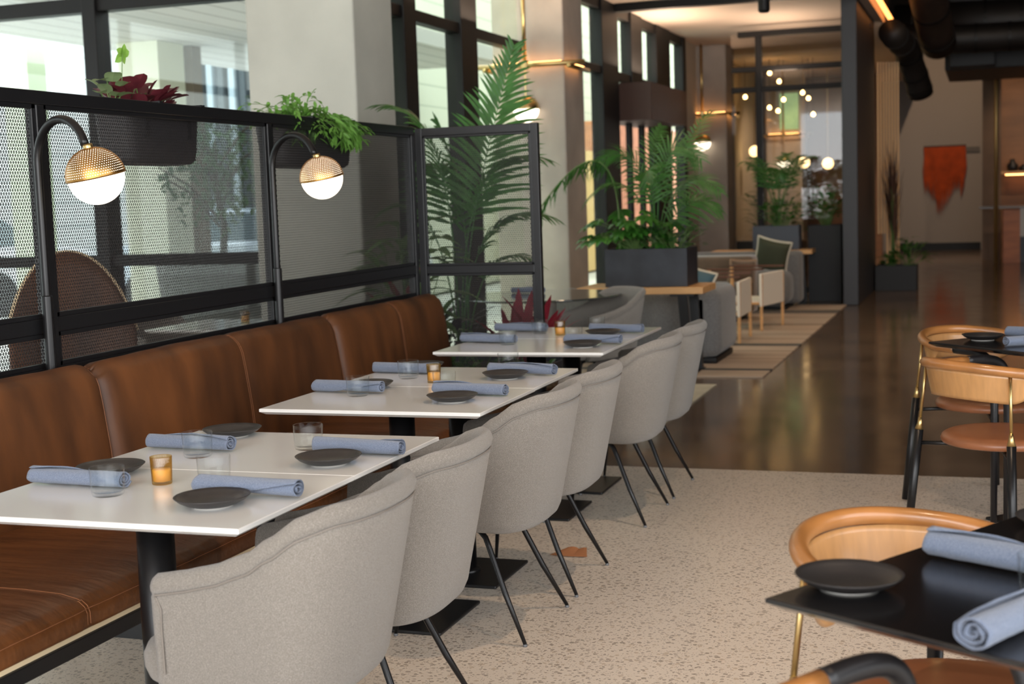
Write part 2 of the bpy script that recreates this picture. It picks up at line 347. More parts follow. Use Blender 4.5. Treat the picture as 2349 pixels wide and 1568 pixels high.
def leaf(mb, base, d, up, L, W, droop=.2, fold=.25, n=5, shape='oval'):
    d = d.normalized(); s = d.cross(up)
    if s.length < 1e-3: s = d.cross(Vector((1, 0, .1)))
    s.normalize(); nrm = s.cross(d); vs = []
    for i in range(n+1):
        t = i/n
        wd = {'oval': math.sin(PI*min(1, t*.92+.08)**.8)**.8, 'spear': (1-t)**.6*min(1, t*6+.25), 'round': math.sin(PI*(t*.85+.15))**.5 if t < 1 else 0}[shape]*W/2
        c = base+d*L*t+Vector((0, 0, -1))*droop*L*t*t
        vs += [c-s*wd+nrm*wd*fold, c, c+s*wd+nrm*wd*fold]
    fs = []
    for i in range(n): a = i*3; fs += [(a, a+1, a+4, a+3), (a+1, a+2, a+5, a+4)]
    mb.add(vs, fs)
def leafmat(name, rgb, rough=.45, var=.25, tr=.25):
    if name in MATS: return MATS[name]
    m = mat(name, rgb, rough, 0, var=(14, var)); n, l = m.node_tree.nodes, m.node_tree.links
    b = n['Principled BSDF']; t = n.new('ShaderNodeBsdfTranslucent'); t.inputs[0].default_value = (*[min(1, v*1.3) for v in lin(rgb)], 1)
    x = n.new('ShaderNodeMixShader'); x.inputs[0].default_value = tr; o = n['Material Output']
    l.new(b.outputs[0], x.inputs[1]); l.new(t.outputs[0], x.inputs[2]); l.new(x.outputs[0], o.inputs[0]); return m
# outdoor planter tree and shrubs
def out_tree(x, y, label, h=2.7, r=.75, nl=900, seed=1, pot=True):
    random.seed(seed); t = empty('potted_tree', (x, y, -.04), 0, label, 'tree')
    if pot: MB().lathe([(.36, 0), (.5, .5), (.55, .98), (.5, .98), (.48, .9)], 28, cap0=True, cap1=True).build('planter', mat('grey_fibre_planter', (118, 114, 108), .8), t, smooth=True)
    tr = MB(); tr.tube([(0, 0, .85 if pot else 0), (.03, .02, 1.3), (-.06, 0, 1.8), (.0, 0, h*.85)], [.035, .03, .025, .012], 8)
    for i in range(9):
        a = random.uniform(0, 6.28); z = random.uniform(1.25, h*.8); tr.tube([(0, 0, z), (math.cos(a)*.25, math.sin(a)*.25, z+.3), (math.cos(a)*.5, math.sin(a)*.5, z+.45)], [.014, .01, .005], 6)
    tr.build('trunk', mat('bark', (84, 70, 56), .9), t)
    f = MB()
    for i in range(nl):
        v = Vector((random.gauss(0, 1), random.gauss(0, 1), random.gauss(0, 1))).normalized()*random.random()**.4*r
        p = Vector((v.x, v.y, h*.74+v.z*1.0)); leaf(f, p, Vector((random.uniform(-1, 1), random.uniform(-1, 1), random.uniform(-.8, .5))), Vector((0, 0, 1)), .08, .042, n=3)
    f.build('foliage', leafmat('tree_leaf', (72, 104, 60)), t); return t
out_tree(-6.15, 10.3, 'leafy tree in a big grey round planter outside the window', 2.35, .5, 620, 3)
out_tree(-8.1, 15.2, 'taller dark tree outside, its crown beside the wide concrete column', 3.0, .75, 900, 5, False)
def car(x, y, rz, m, label):
    t = empty('parked_car', (x, y, -.04), rz, label, 'car')
    P = [(-2.2, .35), (-2.25, .75), (-2.0, .95), (-1.5, 1.0), (-.9, 1.42), (.5, 1.45), (1.2, 1.0), (2.0, .88), (2.25, .65), (2.2, .35)]
    b = MB(); b.add([(x_, -.85 if z_ < 1.2 else -.65, z_) for x_, z_ in P]+[(x_, .85 if z_ < 1.2 else .65, z_) for x_, z_ in P], [tuple(range(10)), tuple(range(10, 20))[::-1]]+[(i, (i+1) % 10, 10+(i+1) % 10, 10+i) for i in range(10)])
    b.build('car_body', m, t, bevel=.06)
    g = MB()
    for s in (-1, 1): g.add([(-1.35, s*.86, 1.0), (-.85, s*.69, 1.36), (.42, s*.69, 1.38), (1.0, s*.86, 1.02)], [(0, 1, 2, 3)])
    g.add([(1.24, -.6, 1.0), (1.24, .6, 1.0), (.56, .55, 1.42), (.56, -.55, 1.42)], [(0, 1, 2, 3)])
    g.build('car_window', mat('car_glass', (70, 90, 96), .08), t, solid=.01)
    for sx in (-1.35, 1.4):
        for s in (-.8, .8): MB().tube([(sx, s-.1, .33), (sx, s+.1, .33)], .33, 20).build('wheel', mat('tyre', (28, 28, 30), .8), t)
car(-9.6, 17.2, .15, mat('silver_car_paint', (190, 202, 214), .25, .2), 'silver blue car parked outside behind the potted tree')
car(-14.9, 17.0, .1, mat('white_car_paint', (226, 230, 232), .25), 'white car parked farther left outside, behind the mesh and first lamp')

# ------------------------------------------------------------------ mesh screens
SX = -2.98
def mesh_strands(u0, u1, z0, z1, fn, pitch=.0112, cell=.0125, wr=.00098):
    """expanded-metal sheet: level strands joined by a zigzag"""
    b = MB(); nr = max(1, round((z1-z0)/pitch)); p = (z1-z0)/nr; nc = max(1, round((u1-u0)/cell)); c = (u1-u0)/nc; t = .0007
    for k in range(nr+1):
        z = z0+k*p
        vs = [fn(u, z+dz, dt) for u in (u0, u1) for dz, dt in ((-wr, -t), (wr, -t), (wr, t), (-wr, t))]
        b.add(vs, [(0, 1, 5, 4), (1, 2, 6, 5), (2, 3, 7, 6), (3, 0, 4, 7)])
        if k == nr: break
        vs = []; fs = []; off = (k % 2)*.5*c; j = 0
        for i in range(2*nc+1):
            u = u0+i*c/2+off*0; hi = (i+k) % 2; zz = z+(p if hi else 0)
            vs += [fn(u-wr*.9, zz, -t), fn(u+wr*.9, zz, -t), fn(u+wr*.9, zz, t), fn(u-wr*.9, zz, t)]
            if i: a = (i-1)*4; fs += [(a, a+1, a+5, a+4), (a+2, a+3, a+7, a+6), (a+1, a+2, a+6, a+5), (a+3, a, a+4, a+7)]
        b.add(vs, fs)
    return b
M_meshm = mat('mesh_black', (34, 32, 33), .5)
scr = empty('mesh_screen', (0, 0, 0), 0, 'long black steel and mesh screen running behind the leather banquette', 'screen')
fy = lambda u, z, t: (SX+t, u, z)
MB().box(SX-.022, SX+.022, .78, 7.02, 1.765, 1.81).build('top_rail', M_black, scr, bevel=.003)
MB().box(SX-.022, SX+.022, .78, 7.02, 1.01, 1.06).build('middle_rail', M_black, scr, bevel=.003)
MB().box(SX-.02, SX+.02, .78, 7.02, .865, .895).build('bottom_rail', M_black, scr, bevel=.003)
PY = [.78, 2.31, 3.86, 5.41, 7.0]
for y in PY: MB().box(SX-.024, SX+.024, y-.02, y+.02, 0, 1.764).build('screen_post', M_black, scr, bevel=.003)
for a, b in zip(PY, PY[1:]):
    fr = MB()
    for z0, z1 in ((1.06, 1.765), (.895, 1.01)):
        for q in ((a+.02, a+.038, z0, z1), (b-.038, b-.02, z0, z1), (a+.02, b-.02, z0, z0+.016), (a+.02, b-.02, z1-.016, z1)): fr.box(SX+.004, SX+.018, *q)
    fr.build('panel_frame', M_black, scr, bevel=.002)
    for z0, z1 in ((1.06, 1.765), (.895, 1.01)):
        mesh_strands(a+.022, b-.022, z0+.002, z1-.002, fy).build('mesh_panel', M_meshm, scr, merge=None)
ends = empty('mesh_screen', (0, 0, 0), 0, 'short black mesh screen panel closing the far end of the banquette', 'screen')
EY = 7.045; EX0, EX1 = -2.955, -2.255
fx = lambda u, z, t: (u, EY+t, z)
for x in (EX0+.018, EX1-.02): MB().box(x-.02, x+.02, EY-.02, EY+.02, 0, 1.80).build('screen_post', M_black, ends, bevel=.003)
for z in (1.778, 1.03, .12): MB().box(EX0+.038, EX1-.04, EY-.018, EY+.018, z-.022, z+.022).build('rail', M_black, ends, bevel=.003)
for z0, z1 in ((1.052, 1.756), (.142, 1.008)):
    fr = MB()
    for q in ((EX0+.038, EX0+.052, z0, z1), (EX1-.054, EX1-.04, z0, z1)): fr.box(q[0], q[1], EY-.016, EY-.004, q[2], q[3])
    for q in ((z0, z0+.012), (z1-.012, z1)): fr.box(EX0+.04, EX1-.04, EY-.016, EY-.004, *q)
    fr.build('panel_frame', M_black, ends, bevel=.002)
    mesh_strands(EX0+.04, EX1-.042, z0+.002, z1-.002, fx).build('mesh_panel', M_meshm, ends, merge=None)

# ------------------------------------------------------------------ banquette
bq = empty('banquette', (0, 0, 0), 0, 'long tan leather banquette with stitched back panels along the mesh screen', 'banquette')
def nz(x, y, z, s=1.): return mnoise.noise(Vector((x*s, y*s, z*s)))
BP = [(-2.765, .40), (-2.762, .47), (-2.775, .62), (-2.795, .76), (-2.808, .83), (-2.825, .872), (-2.85, .895), (-2.88, .904), (-2.915, .898), (-2.937, .875), (-2.942, .82), (-2.942, .40)]
def back_panel(y0, y1, seams):
    n = int((y1-y0)/.03)
    def fn(u, v):
        y = y0+(y1-y0)*u; i = v*(len(BP)-1); k = min(int(i), len(BP)-2); t = i-k
        x = BP[k][0]*(1-t)+BP[k+1][0]*t; z = BP[k][1]*(1-t)+BP[k+1][1]*t
        e = min(y-y0, y1-y); s = 0
        if e < .06: s = .022*(1-(e/.06))**2
        for q in seams:
            dd = abs(y-q)
            if dd < .05: s = max(s, .009*(1-dd/.05)**1.5)
        top = 1 if z > .8 else 0
        s2 = s - .006*nz(y, z, 3, 2.2) - .004*nz(y, z*.5, 9, 6)
        return (x-s2*(1 if v < .6 else -.3), y0+(y1-y0)*u, z-(s2 if z > .86 else s2*.2))
    b = MB(); b.grid(fn, n, 33)
    m = 34
    b.add([fn(0, j/33) for j in range(m)], [tuple(range(m))]); b.add([fn(1, j/33) for j in range(m)], [tuple(range(m))[::-1]])
    return b.build('backrest', M_leather, bq, smooth=True, merge=True), fn
for y0, y1, seams in ((.82, 3.91, (1.8, 2.87)), (3.915, 5.685, (4.83,)), (5.69, 7.01, (6.4,))):
    o, fn = back_panel(y0, y1, seams)
    for q in seams+((y1-.012,) if y1 < 6.5 else ()):
        u = (q-y0)/(y1-y0)
        for du in (-.006, .006):
            pts = [Vector(fn(u+du/(y1-y0), v/40*.72))+Vector((.0012, 0, .0008)) for v in range(41)]
            MB().tube(pts, .0009, 5).build('stitching', M_stitch, o)
def seat(y0, y1, seams):
    P = [(-2.80, .40), (-2.80, .462), (-2.70, .468), (-2.5, .473), (-2.3, .472), (-2.18, .466), (-2.13, .455), (-2.105, .436), (-2.098, .42), (-2.098, .385), (-2.11, .38), (-2.80, .38)]
    n = int((y1-y0)/.03); k_ = 44
    def fn(u, v):
        y = y0+(y1-y0)*u; i = v*(len(P)-1); k = min(int(i), len(P)-2); t = i-k
        x = P[k][0]*(1-t)+P[k+1][0]*t; z = P[k][1]*(1-t)+P[k+1][1]*t; e = min(y-y0, y1-y); s = 0
        if e < .05: s = .014*(1-e/.05)**2
        for q in seams:
            if abs(y-q) < .04: s = max(s, .006*(1-abs(y-q)/.04)**1.5)
        wr = .005*nz(y*5, x*.9, 0)+.005*nz(y*14, x*1.8, 4) if z > .45 else .002*nz(y, z, 0, 9)
        return (x-(s if x > -2.2 else 0), y, z-(s if z > .45 else 0)+(wr if z > .43 else 0))
    b = MB(); b.grid(fn, n, k_)
    b.add([fn(0, j/k_) for j in range(k_+1)], [tuple(range(k_+1))]); b.add([fn(1, j/k_) for j in range(k_+1)], [tuple(range(k_+1))[::-1]])
    o = b.build('seat_cushion', M_leatherseat, bq, smooth=True, merge=True)
    for q in seams:
        for du in (-.006, .006):
            pts = [Vector(fn((q+du-y0)/(y1-y0), .15+v/60*.65))+Vector((.001, 0, .001)) for v in range(61)]
            MB().tube(pts, .0009, 5).build('stitching', M_stitch, o)
    for dz in (0, -.009):
        MB().tube([Vector(fn(i/n, .665))+Vector((.0012, 0, dz)) for i in range(n+1)], .001, 5).build('stitching', M_stitch, o)
for y0, y1, s in ((.82, 3.80, (1.8, 2.80)), (3.804, 5.6, (4.7,)), (5.604, 7.01, (6.3,))): seat(y0, y1, s)
MB().box(-2.78, -2.112, .84, 7.0, .366, .379).build('seat_board', M_cream, bq)
MB().box(-2.145, -2.105, .84, 7.0, .325, .365).build('base_rail', M_black, bq, bevel=.003)
MB().box(-2.78, -2.74, .84, 7.0, .325, .365).build('base_rail', M_black, bq, bevel=.003)
for y in (.9, 3.8, 5.6, 6.96): MB().box(-2.77, -2.12, y-.02, y+.02, 0, .324).build('leg', M_black, bq)

# ------------------------------------------------------------------ white tables
def make_table(L=.5496, W=.769, label=''):
    t = empty('dining_table', (0, 0, 0), 0, label, 'table')     # local: x -W/2..W/2, y -L/2..L/2
    b = MB(); a, c = W/2, L/2-.0006
    rows = [(a-.002, c-.002, .75), (a, c, .7485), (a, c, .7395), (a-.016, c-.016, .730), (a-.018, c-.018, .7295)]
    vs = [(sx*x, sy*y, z) for x, y, z in rows for sx, sy in ((-1, -1), (1, -1), (1, 1), (-1, 1))]
    fs = [(i*4+j, i*4+(j+1) % 4, (i+1)*4+(j+1) % 4, (i+1)*4+j) for i in range(4) for j in range(4)]+[(3, 2, 1, 0), (16, 17, 18, 19)]
    b.add(vs, fs); b.build('tabletop', M_white, t)
    MB().lathe([(.0435, .018), (.0435, .72)], 32, cap0=True, cap1=True).build('column', M_blackm, t)
    MB().lathe([(.058, .0125), (.058, .019), (.05, .024), (.0438, .026)], 32).build('collar', M_blackm, t, smooth=True)
    MB().box(-.1875, .1875, -.1875, .1875, 0, .012).build('base_plate', M_black, t, bevel=.004)
    MB().box(-.12, .12, -.12, .12, .721, .729).build('mounting_plate', M_black, t)
    for ch in t.children:
        if ch.name.startswith('column'):
            for p in ch.data.polygons: p.use_smooth = len(p.vertices) == 4
    return t
tb = make_table(); tu = [False]
TABS = [(-1.834, 2.708, 0, 'white-topped square table nearest the camera on a black column base'),
        (-1.834, 3.258, 0, 'white-topped table pushed against the back of the nearest white table'),
        (-1.864, 4.220, 0, 'white-topped table third along the banquette, front of the middle pair'),
        (-1.869, 4.770, 0, 'white-topped table fourth along the banquette, back of the middle pair'),
        (-1.908, 5.828, 0, 'white-topped table fifth along the banquette, front of the farthest pair'),
        (-1.908, 6.378, 0, 'white-topped table farthest from the camera, beside the end of the mesh screen')]
for x, y, a, lb in TABS: place(tb, tu, (x, y, 0), a, lb, 'white tables along the banquette')

# ------------------------------------------------------------------ grey upholstered armchairs  (local: faces +X)
RIM = [(-.31, .800), (-.26, .797), (-.20, .778), (-.13, .735), (-.06, .697), (.02, .668), (.10, .650), (.155, .640), (.175, .630)]
def chair_shell():
    N = 48; th = .036
    def plan(u, z, inset):
        # u -1..1 around the U; returns point and outward normal
        k = max(0, min(1, (z-.36)/.44)); wd = .226+.046*k**.8; a = .135+.095*k; xc = -.08+.0*k; xf = .155+.012*(1-k)
        s = abs(u); sg = 1 if u >= 0 else -1; q = .62
        if s <= q:
            t = s/q*PI/2; ct, st = math.cos(t), math.sin(t); e = .82
            x = xc-a*ct**e; y = wd*st**e
            nx, ny = -ct/a, st/wd; l_ = math.hypot(nx, ny); nx, ny = nx/l_, ny/l_
        else:
            f = (s-q)/(1-q); x = xc+(xf-xc)*f; y = wd-.012*f; nx, ny = .05, 1
        return (x-nx*inset, sg*(y-ny*inset)), (nx, sg*ny)
    def rimz(u):
        x = plan(u, .80, 0)[0][0]; return interp(RIM, x)
    rows = []   # each row: list of points for u
    us = [-1+2*i/N for i in range(N+1)]
    def row(zf, inset):
        return [(*plan(u, zf(u), inset(u) if callable(inset) else inset)[0], zf(u)) for u in us]
    zb = .345
    rows.append(row(lambda u: zb, .085)); rows.append(row(lambda u: zb+.002, .05)); rows.append(row(lambda u: zb+.010, .022)); rows.append(row(lambda u: zb+.026, .006)); rows.append(row(lambda u: zb+.05, .0))
    for k in range(1, 6): rows.append(row(lambda u, k=k: zb+.05+(rimz(u)-.052-zb-.05)*k/6, 0))
    for dz, ins in ((-.052, 0), (-.047, .004), (-.043, .0035), (-.037, -.0015), (-.022, -.002), (-.010, .004), (-.002, .012), (0, .019), (-.003, .027), (-.012, .034), (-.03, .038)):
        rows.append(row(lambda u, dz=dz: rimz(u)+dz, ins))
    for k in range(1, 6): rows.append(row(lambda u, k=k: (rimz(u)-.03)+(.43-(rimz(u)-.03))*k/5, .038+.004*math.sin(k/5*PI)))
    b = MB(); n = N+1; R = len(rows)
    vs = [p for r in rows for p in r]
    fs = [(i*n+j, i*n+j+1, (i+1)*n+j+1, (i+1)*n+j) for i in range(R-1) for j in range(N)]
    fs.append(tuple(range(n)))
    b.add(vs, fs)
    # rounded front edges of the two arms
    for j in (0, N):
        loop = [Vector(r[j]) for r in rows]; m_ = len(loop)
        out = [loop[i] for i in range(m_)]
        ring = []
        cnt = m_//2
        # pair outer/inner vertices
        for i in range(m_):
            p = loop[i]; zc = p.z
            ring.append(p+Vector((.012, 0, 0))-Vector((0, (1 if j else -1)*0, 0)))
        mid = [(p*.72+Vector((p.x, (.213 if j else -.213), min(p.z, .6)))*.28)+Vector((.014, 0, 0)) for p in loop]
        base = len(b.v); b.add([*loop, *mid], [(i, i+1, m_+i+1, m_+i) for i in range(m_-1)]+[tuple(range(m_, 2*m_))])
    return b, plan, rimz, us
def tube_leg(top, pts): return MB().tube(pts, [.0095]*(len(pts)-1)+[.0062], 10)
def make_gchair():
    t = empty('dining_armchair', (0, 0, 0), 0, 'x', 'chair')
    b, plan, rimz, us = chair_shell(); b.build('shell', M_fabric, t, smooth=True, merge=True)
    pts = [(*plan(u, rimz(u)-.047, -.0002)[0], rimz(u)-.045) for u in us]
    for j, sg in ((0, 1), (-1, -1)):
        x, y, z = pts[j]; ext = [(x-.004, y, z-.006), (x-.014+.0, y, z-.03), (x-.010, y*.985, .52), (x-.006, y*.95, .42)]
        pts = (ext[::-1]+pts) if j == 0 else (pts+ext)
    MB().tube(pts, .0022, 6).build('piping', M_seam, t)
    sb = MB()
    def seatf(u, v):
        th = u*2*PI; c, s = math.cos(th), math.sin(th); ex = .62
        sx = (abs(c)**ex)*(1 if c > 0 else -1); sy = (abs(s)**ex)*(1 if s > 0 else -1)
        prof = [(0, .472), (.5, .470), (.85, .462), (.96, .448), (1.0, .425), (.995, .40), (.96, .375), (.85, .357), (0, .352)]
        i = v*(len(prof)-1); k = min(int(i), len(prof)-2); f = i-k
        r = prof[k][0]*(1-f)+prof[k+1][0]*f; z = prof[k][1]*(1-f)+prof[k+1][1]*f
        hx = .265 if c > 0 else .22
        return (.03+sx*hx*r, sy*.196*r*(1+.05*max(0, c)), z)
    sb.grid(seatf, 40, 16); sb.build('seat', M_fabric, t, smooth=True, merge=True)
    for sy in (-1, 1):
        rear = [(.00, sy*.125, .347), (-.02, sy*.137, .342), (-.04, sy*.147, .325), (-.052, sy*.153, .30), (-.115, sy*.183, .155), (-.188, sy*.216, .008)]
        front = [(.17, sy*.13, .347), (.195, sy*.142, .342), (.21, sy*.15, .32), (.218, sy*.157, .29), (.238, sy*.186, .15), (.26, sy*.216, .008)]
        for p in (rear, front):
            l_ = tube_leg(None, p).build('leg', M_blackm, t, smooth=True)
            MB().lathe([(.007, 0), (.0078, .003), (.007, .008), (.004, .0085)], 12, (p[-1][0], p[-1][1], 0), cap0=True, cap1=True).build('foot_glide', mat('grey_glide', (90, 90, 92), .3), l_)
    return t
gc = make_gchair(); gu = [False]
for y, x, rz, lb in ((2.685, -1.505, PI+.0, 'grey wool armchair nearest the camera, largest in the row'),
                 (3.255, -1.525, PI+.03, 'grey wool armchair second in the row of six'),
                 (4.22, -1.56, PI-.02, 'grey wool armchair third in the row, at the front of the middle pair'),
                 (4.77, -1.56, PI+.01, 'grey wool armchair fourth in the row, at the back of the middle pair'),
                 (5.82, -1.56, PI, 'grey wool armchair fifth in the row, at the front of the farthest pair'),
                 (6.385, -1.56, PI, 'grey wool armchair last in the row, beside the light rug')):
    place(gc, gu, (x, y, 0), rz, lb, 'grey armchairs along the white tables')
place(gc, gu, (-2.42, 8.70, 0), math.radians(224), 'pale grey armchair beyond the tables, at the round dark table', 'grey armchairs away from the row')
place(gc, gu, (-4.85, 7.35, 0), math.radians(-20), 'grey armchair behind the mesh screen, left of the table with a candle', 'grey armchairs away from the row')

# ------------------------------------------------------------------ tableware
def make_plate(R=.085):
    t = empty('side_plate', (0, 0, 0), 0, 'x', 'plate'); k = R/.085
    MB().lathe([(r*k, z*k) for r, z in ((.0, .007), (.046, .007), (.060, .011), (.076, .018), (.0838, .0238), (.085, .0228), (.084, .0215), (.074, .013), (.058, .005), (.049, .0022), (.0, .0022))], 56).build('dish', M_plate, t, smooth=True, merge=True)
    MB().lathe([(.044*k, 0), (.0465*k, 0), (.047*k, .0024), (.044*k, .0024)], 48).build('foot_ring', M_ring, t, smooth=False)
    return t
def make_napkin(seed, L=.265, R=.0268, flat=.84):
    random.seed(seed); sx = random.uniform(0, 50); sl = random.choice((-1, 1))*random.uniform(2.0, 3.2); ph = random.uniform(0, 3)
    nu, nv = 44, 96; th = .0032
    def fn(u, v):
        x = (u-.5)*L; end = 2*PI*2.55+sl*(u-.5)+ph; t = v*end; f = t/end
        r = .0045+(R-.0045)*f
        wob = 1+.085*mnoise.noise(Vector((x*9+sx, math.cos(t)*1.2, math.sin(t)*1.2)))+.035*mnoise.noise(Vector((x*40+sx, math.cos(t)*3, math.sin(t)*3)))
        r = min(r, R*1.04)*wob
        y, z = r*math.cos(t+ph), r*math.sin(t+ph)*flat
        xx = x+.006*mnoise.noise(Vector((t*.6, sx, 0)))*(1 if abs(u-.5) > .4 else .3)
        return (xx, y, max(z+R*flat*1.0, .0012)+.0006)
    b = MB().grid(fn, nu, nv)
    o = b.build('napkin', M_napkin, smooth=True); md = o.modifiers.new('s', 'SOLIDIFY'); md.thickness = th*.62; md.offset = -1
    return o
def make_glass():
    t = empty('tumbler', (0, 0, 0), 0, 'x', 'glass')
    MB().lathe([(0, 0), (.032, 0), (.0355, .002), (.0375, .008), (.0392, .03), (.0405, .0655), (.0400, .0664), (.0393, .0655), (.0378, .03), (.036, .011), (.033, .0085), (0, .008)], 48).build('bowl', M_glass, t, smooth=True, merge=True)
    return t
def make_votive():
    t = empty('votive_candle', (0, 0, 0), 0, 'x', 'candle')
    MB().lathe([(0, 0), (.0225, 0), (.0235, .003), (.0262, .066), (.0256, .0675), (.0246, .066), (.0222, .008), (0, .007)], 192, rib=(48, .012)).build('ribbed_holder', M_amber, t, smooth=True, merge=True)
    MB().lathe([(0, .0075), (.0205, .0075), (.0215, .034), (.021, .036), (0, .0355)], 32).build('wax', M_wax, t, smooth=True, merge=True)
    return t
ZT = .7503
pl, pu = make_plate(), [False]; gl, glu = make_glass(), [False]; vt, vu = make_votive(), [False]
naps = [make_napkin(s) for s in (3, 8, 15, 21)]; nu_ = [0, 0, 0, 0]
def nap(x0, y0, x1, y1, label, k, z=ZT, sc_=1.0):
    p = naps[k]; o = p if not nu_[k] else p.copy()
    if nu_[k]: COL.objects.link(o)
    nu_[k] = 1; a = math.atan2(y1-y0, x1-x0)
    nx, ny = -math.sin(a)*.02, math.cos(a)*.02
    o.location = ((x0+x1)/2+nx, (y0+y1)/2+ny, z); o.rotation_euler = (0, 0, a); o.scale = (sc_*math.hypot(x1-x0, y1-y0)/.265,)+(sc_,)*2 if sc_ == 1 else (sc_,)*3
    tag(o, label, 'napkin', 'rolled blue napkins')
TN = ['nearest white table', 'second white table', 'third white table', 'fourth white table', 'fifth white table', 'farthest white table']
NAPB = [((-2.206, 2.737), (-1.935, 2.727)), ((-2.194, 3.222), (-1.930, 3.204)), ((-2.246, 4.322), (-1.976, 4.292)), ((-2.255, 4.842), (-1.978, 4.808)), ((-2.305, 5.917), (-2.03, 5.879)), ((-2.316, 6.424), (-2.045, 6.384))]
NAPC = [((-1.735, 2.725), (-1.462, 2.700)), ((-1.699, 3.248), (-1.437, 3.218)), ((-1.789, 4.314), (-1.52, 4.280)), ((-1.783, 4.850), (-1.512, 4.796)), ((-1.795, 5.893), (-1.53, 5.845)), ((-1.826, 6.406), (-1.553, 6.336))]
PLB = [(-2.086, 2.905), (-2.065, 3.463), (-2.080, 4.440), (-2.103, 4.985), (-2.20, 6.02), (-2.19, 6.60)]
PLC = [(-1.625, 2.625), (-1.583, 3.115), (-1.661, 4.176), (-1.674, 4.742), (-1.676, 5.775), (-1.717, 6.270)]
GLB = [(-1.933, 2.676), (-1.984, 3.147), (-2.041, 4.261), (-2.046, 4.711), (-2.049, 5.855), (-2.054, 6.345)]
GLC = [(-1.752, 2.845), (-1.735, 3.300), (-1.778, 4.403), (-1.739, 4.965), (-1.777, 5.985), (-1.809, 6.495)]
for i in range(6):
    nap(*NAPB[i][0], *NAPB[i][1], 'rolled blue napkin on the banquette side of the '+TN[i], i % 4)
    nap(*NAPC[i][0], *NAPC[i][1], 'rolled blue napkin on the armchair side of the '+TN[i], (i+2) % 4)
    place(pl, pu, (*PLB[i], ZT), 0, 'charcoal side plate on the banquette side of the '+TN[i], 'charcoal side plates')
    place(pl, pu, (*PLC[i], ZT), 0, 'charcoal side plate on the armchair side of the '+TN[i], 'charcoal side plates')
    place(gl, glu, (*GLB[i], ZT), 0, 'clear tumbler on the banquette side of the '+TN[i], 'clear tumblers')
    place(gl, glu, (*GLC[i], ZT), 0, 'clear tumbler on the armchair side of the '+TN[i], 'clear tumblers')
for (x, y), lb in zip(((-1.878, 2.815), (-1.902, 4.610), (-1.926, 6.262)), ('amber ribbed votive on the nearest white table', 'amber ribbed votive on the middle pair of white tables', 'amber ribbed votive on the farthest pair of white tables')):
    place(vt, vu, (x, y, ZT), 0, lb, 'amber votive candles')

# ------------------------------------------------------------------ black tables and bentwood chairs on the right
def black_table(cx, cy, a1, label, S1=.36):
    t = empty('cafe_table', (0, 0, 0), 0, label, 'table', 'black tables on the right')
    S = .36; c = (cx+S1*math.cos(a1)+S*math.sin(a1), cy+S1*math.sin(a1)-S*math.cos(a1)); t.location = (*c, 0); t.rotation_euler = (0, 0, a1)
    vs = []
    for x, z in ((S-.002, .75), (S, .748), (S, .742), (S-.022, .729)):
        vs += [(sx*(x+S1-S), sy*x, z) for sx, sy in ((-1, -1), (1, -1), (1, 1), (-1, 1))]
    MB().add(vs, [(i*4+j, i*4+(j+1) % 4, (i+1)*4+(j+1) % 4, (i+1)*4+j) for i in range(3) for j in range(4)]+[(3, 2, 1, 0), (12, 13, 14, 15)]).build('tabletop', M_btop, t)
    MB().lathe([(.038, .015), (.038, .728)], 28, cap0=True, cap1=True).build('column', M_blackm, t, smooth=False)
    MB().box(-.2, .2, -.2, .2, 0, .012).build('base_plate', M_black, t, bevel=.004)
    return t
A1 = math.radians(59.2); A2 = math.radians(45)
black_table(-.339, 2.183, A1, 'black oblong table in the lower right corner, nearest the camera', .44)
black_table(-.235, 6.009, A2, 'black square table at the right edge, farther back')
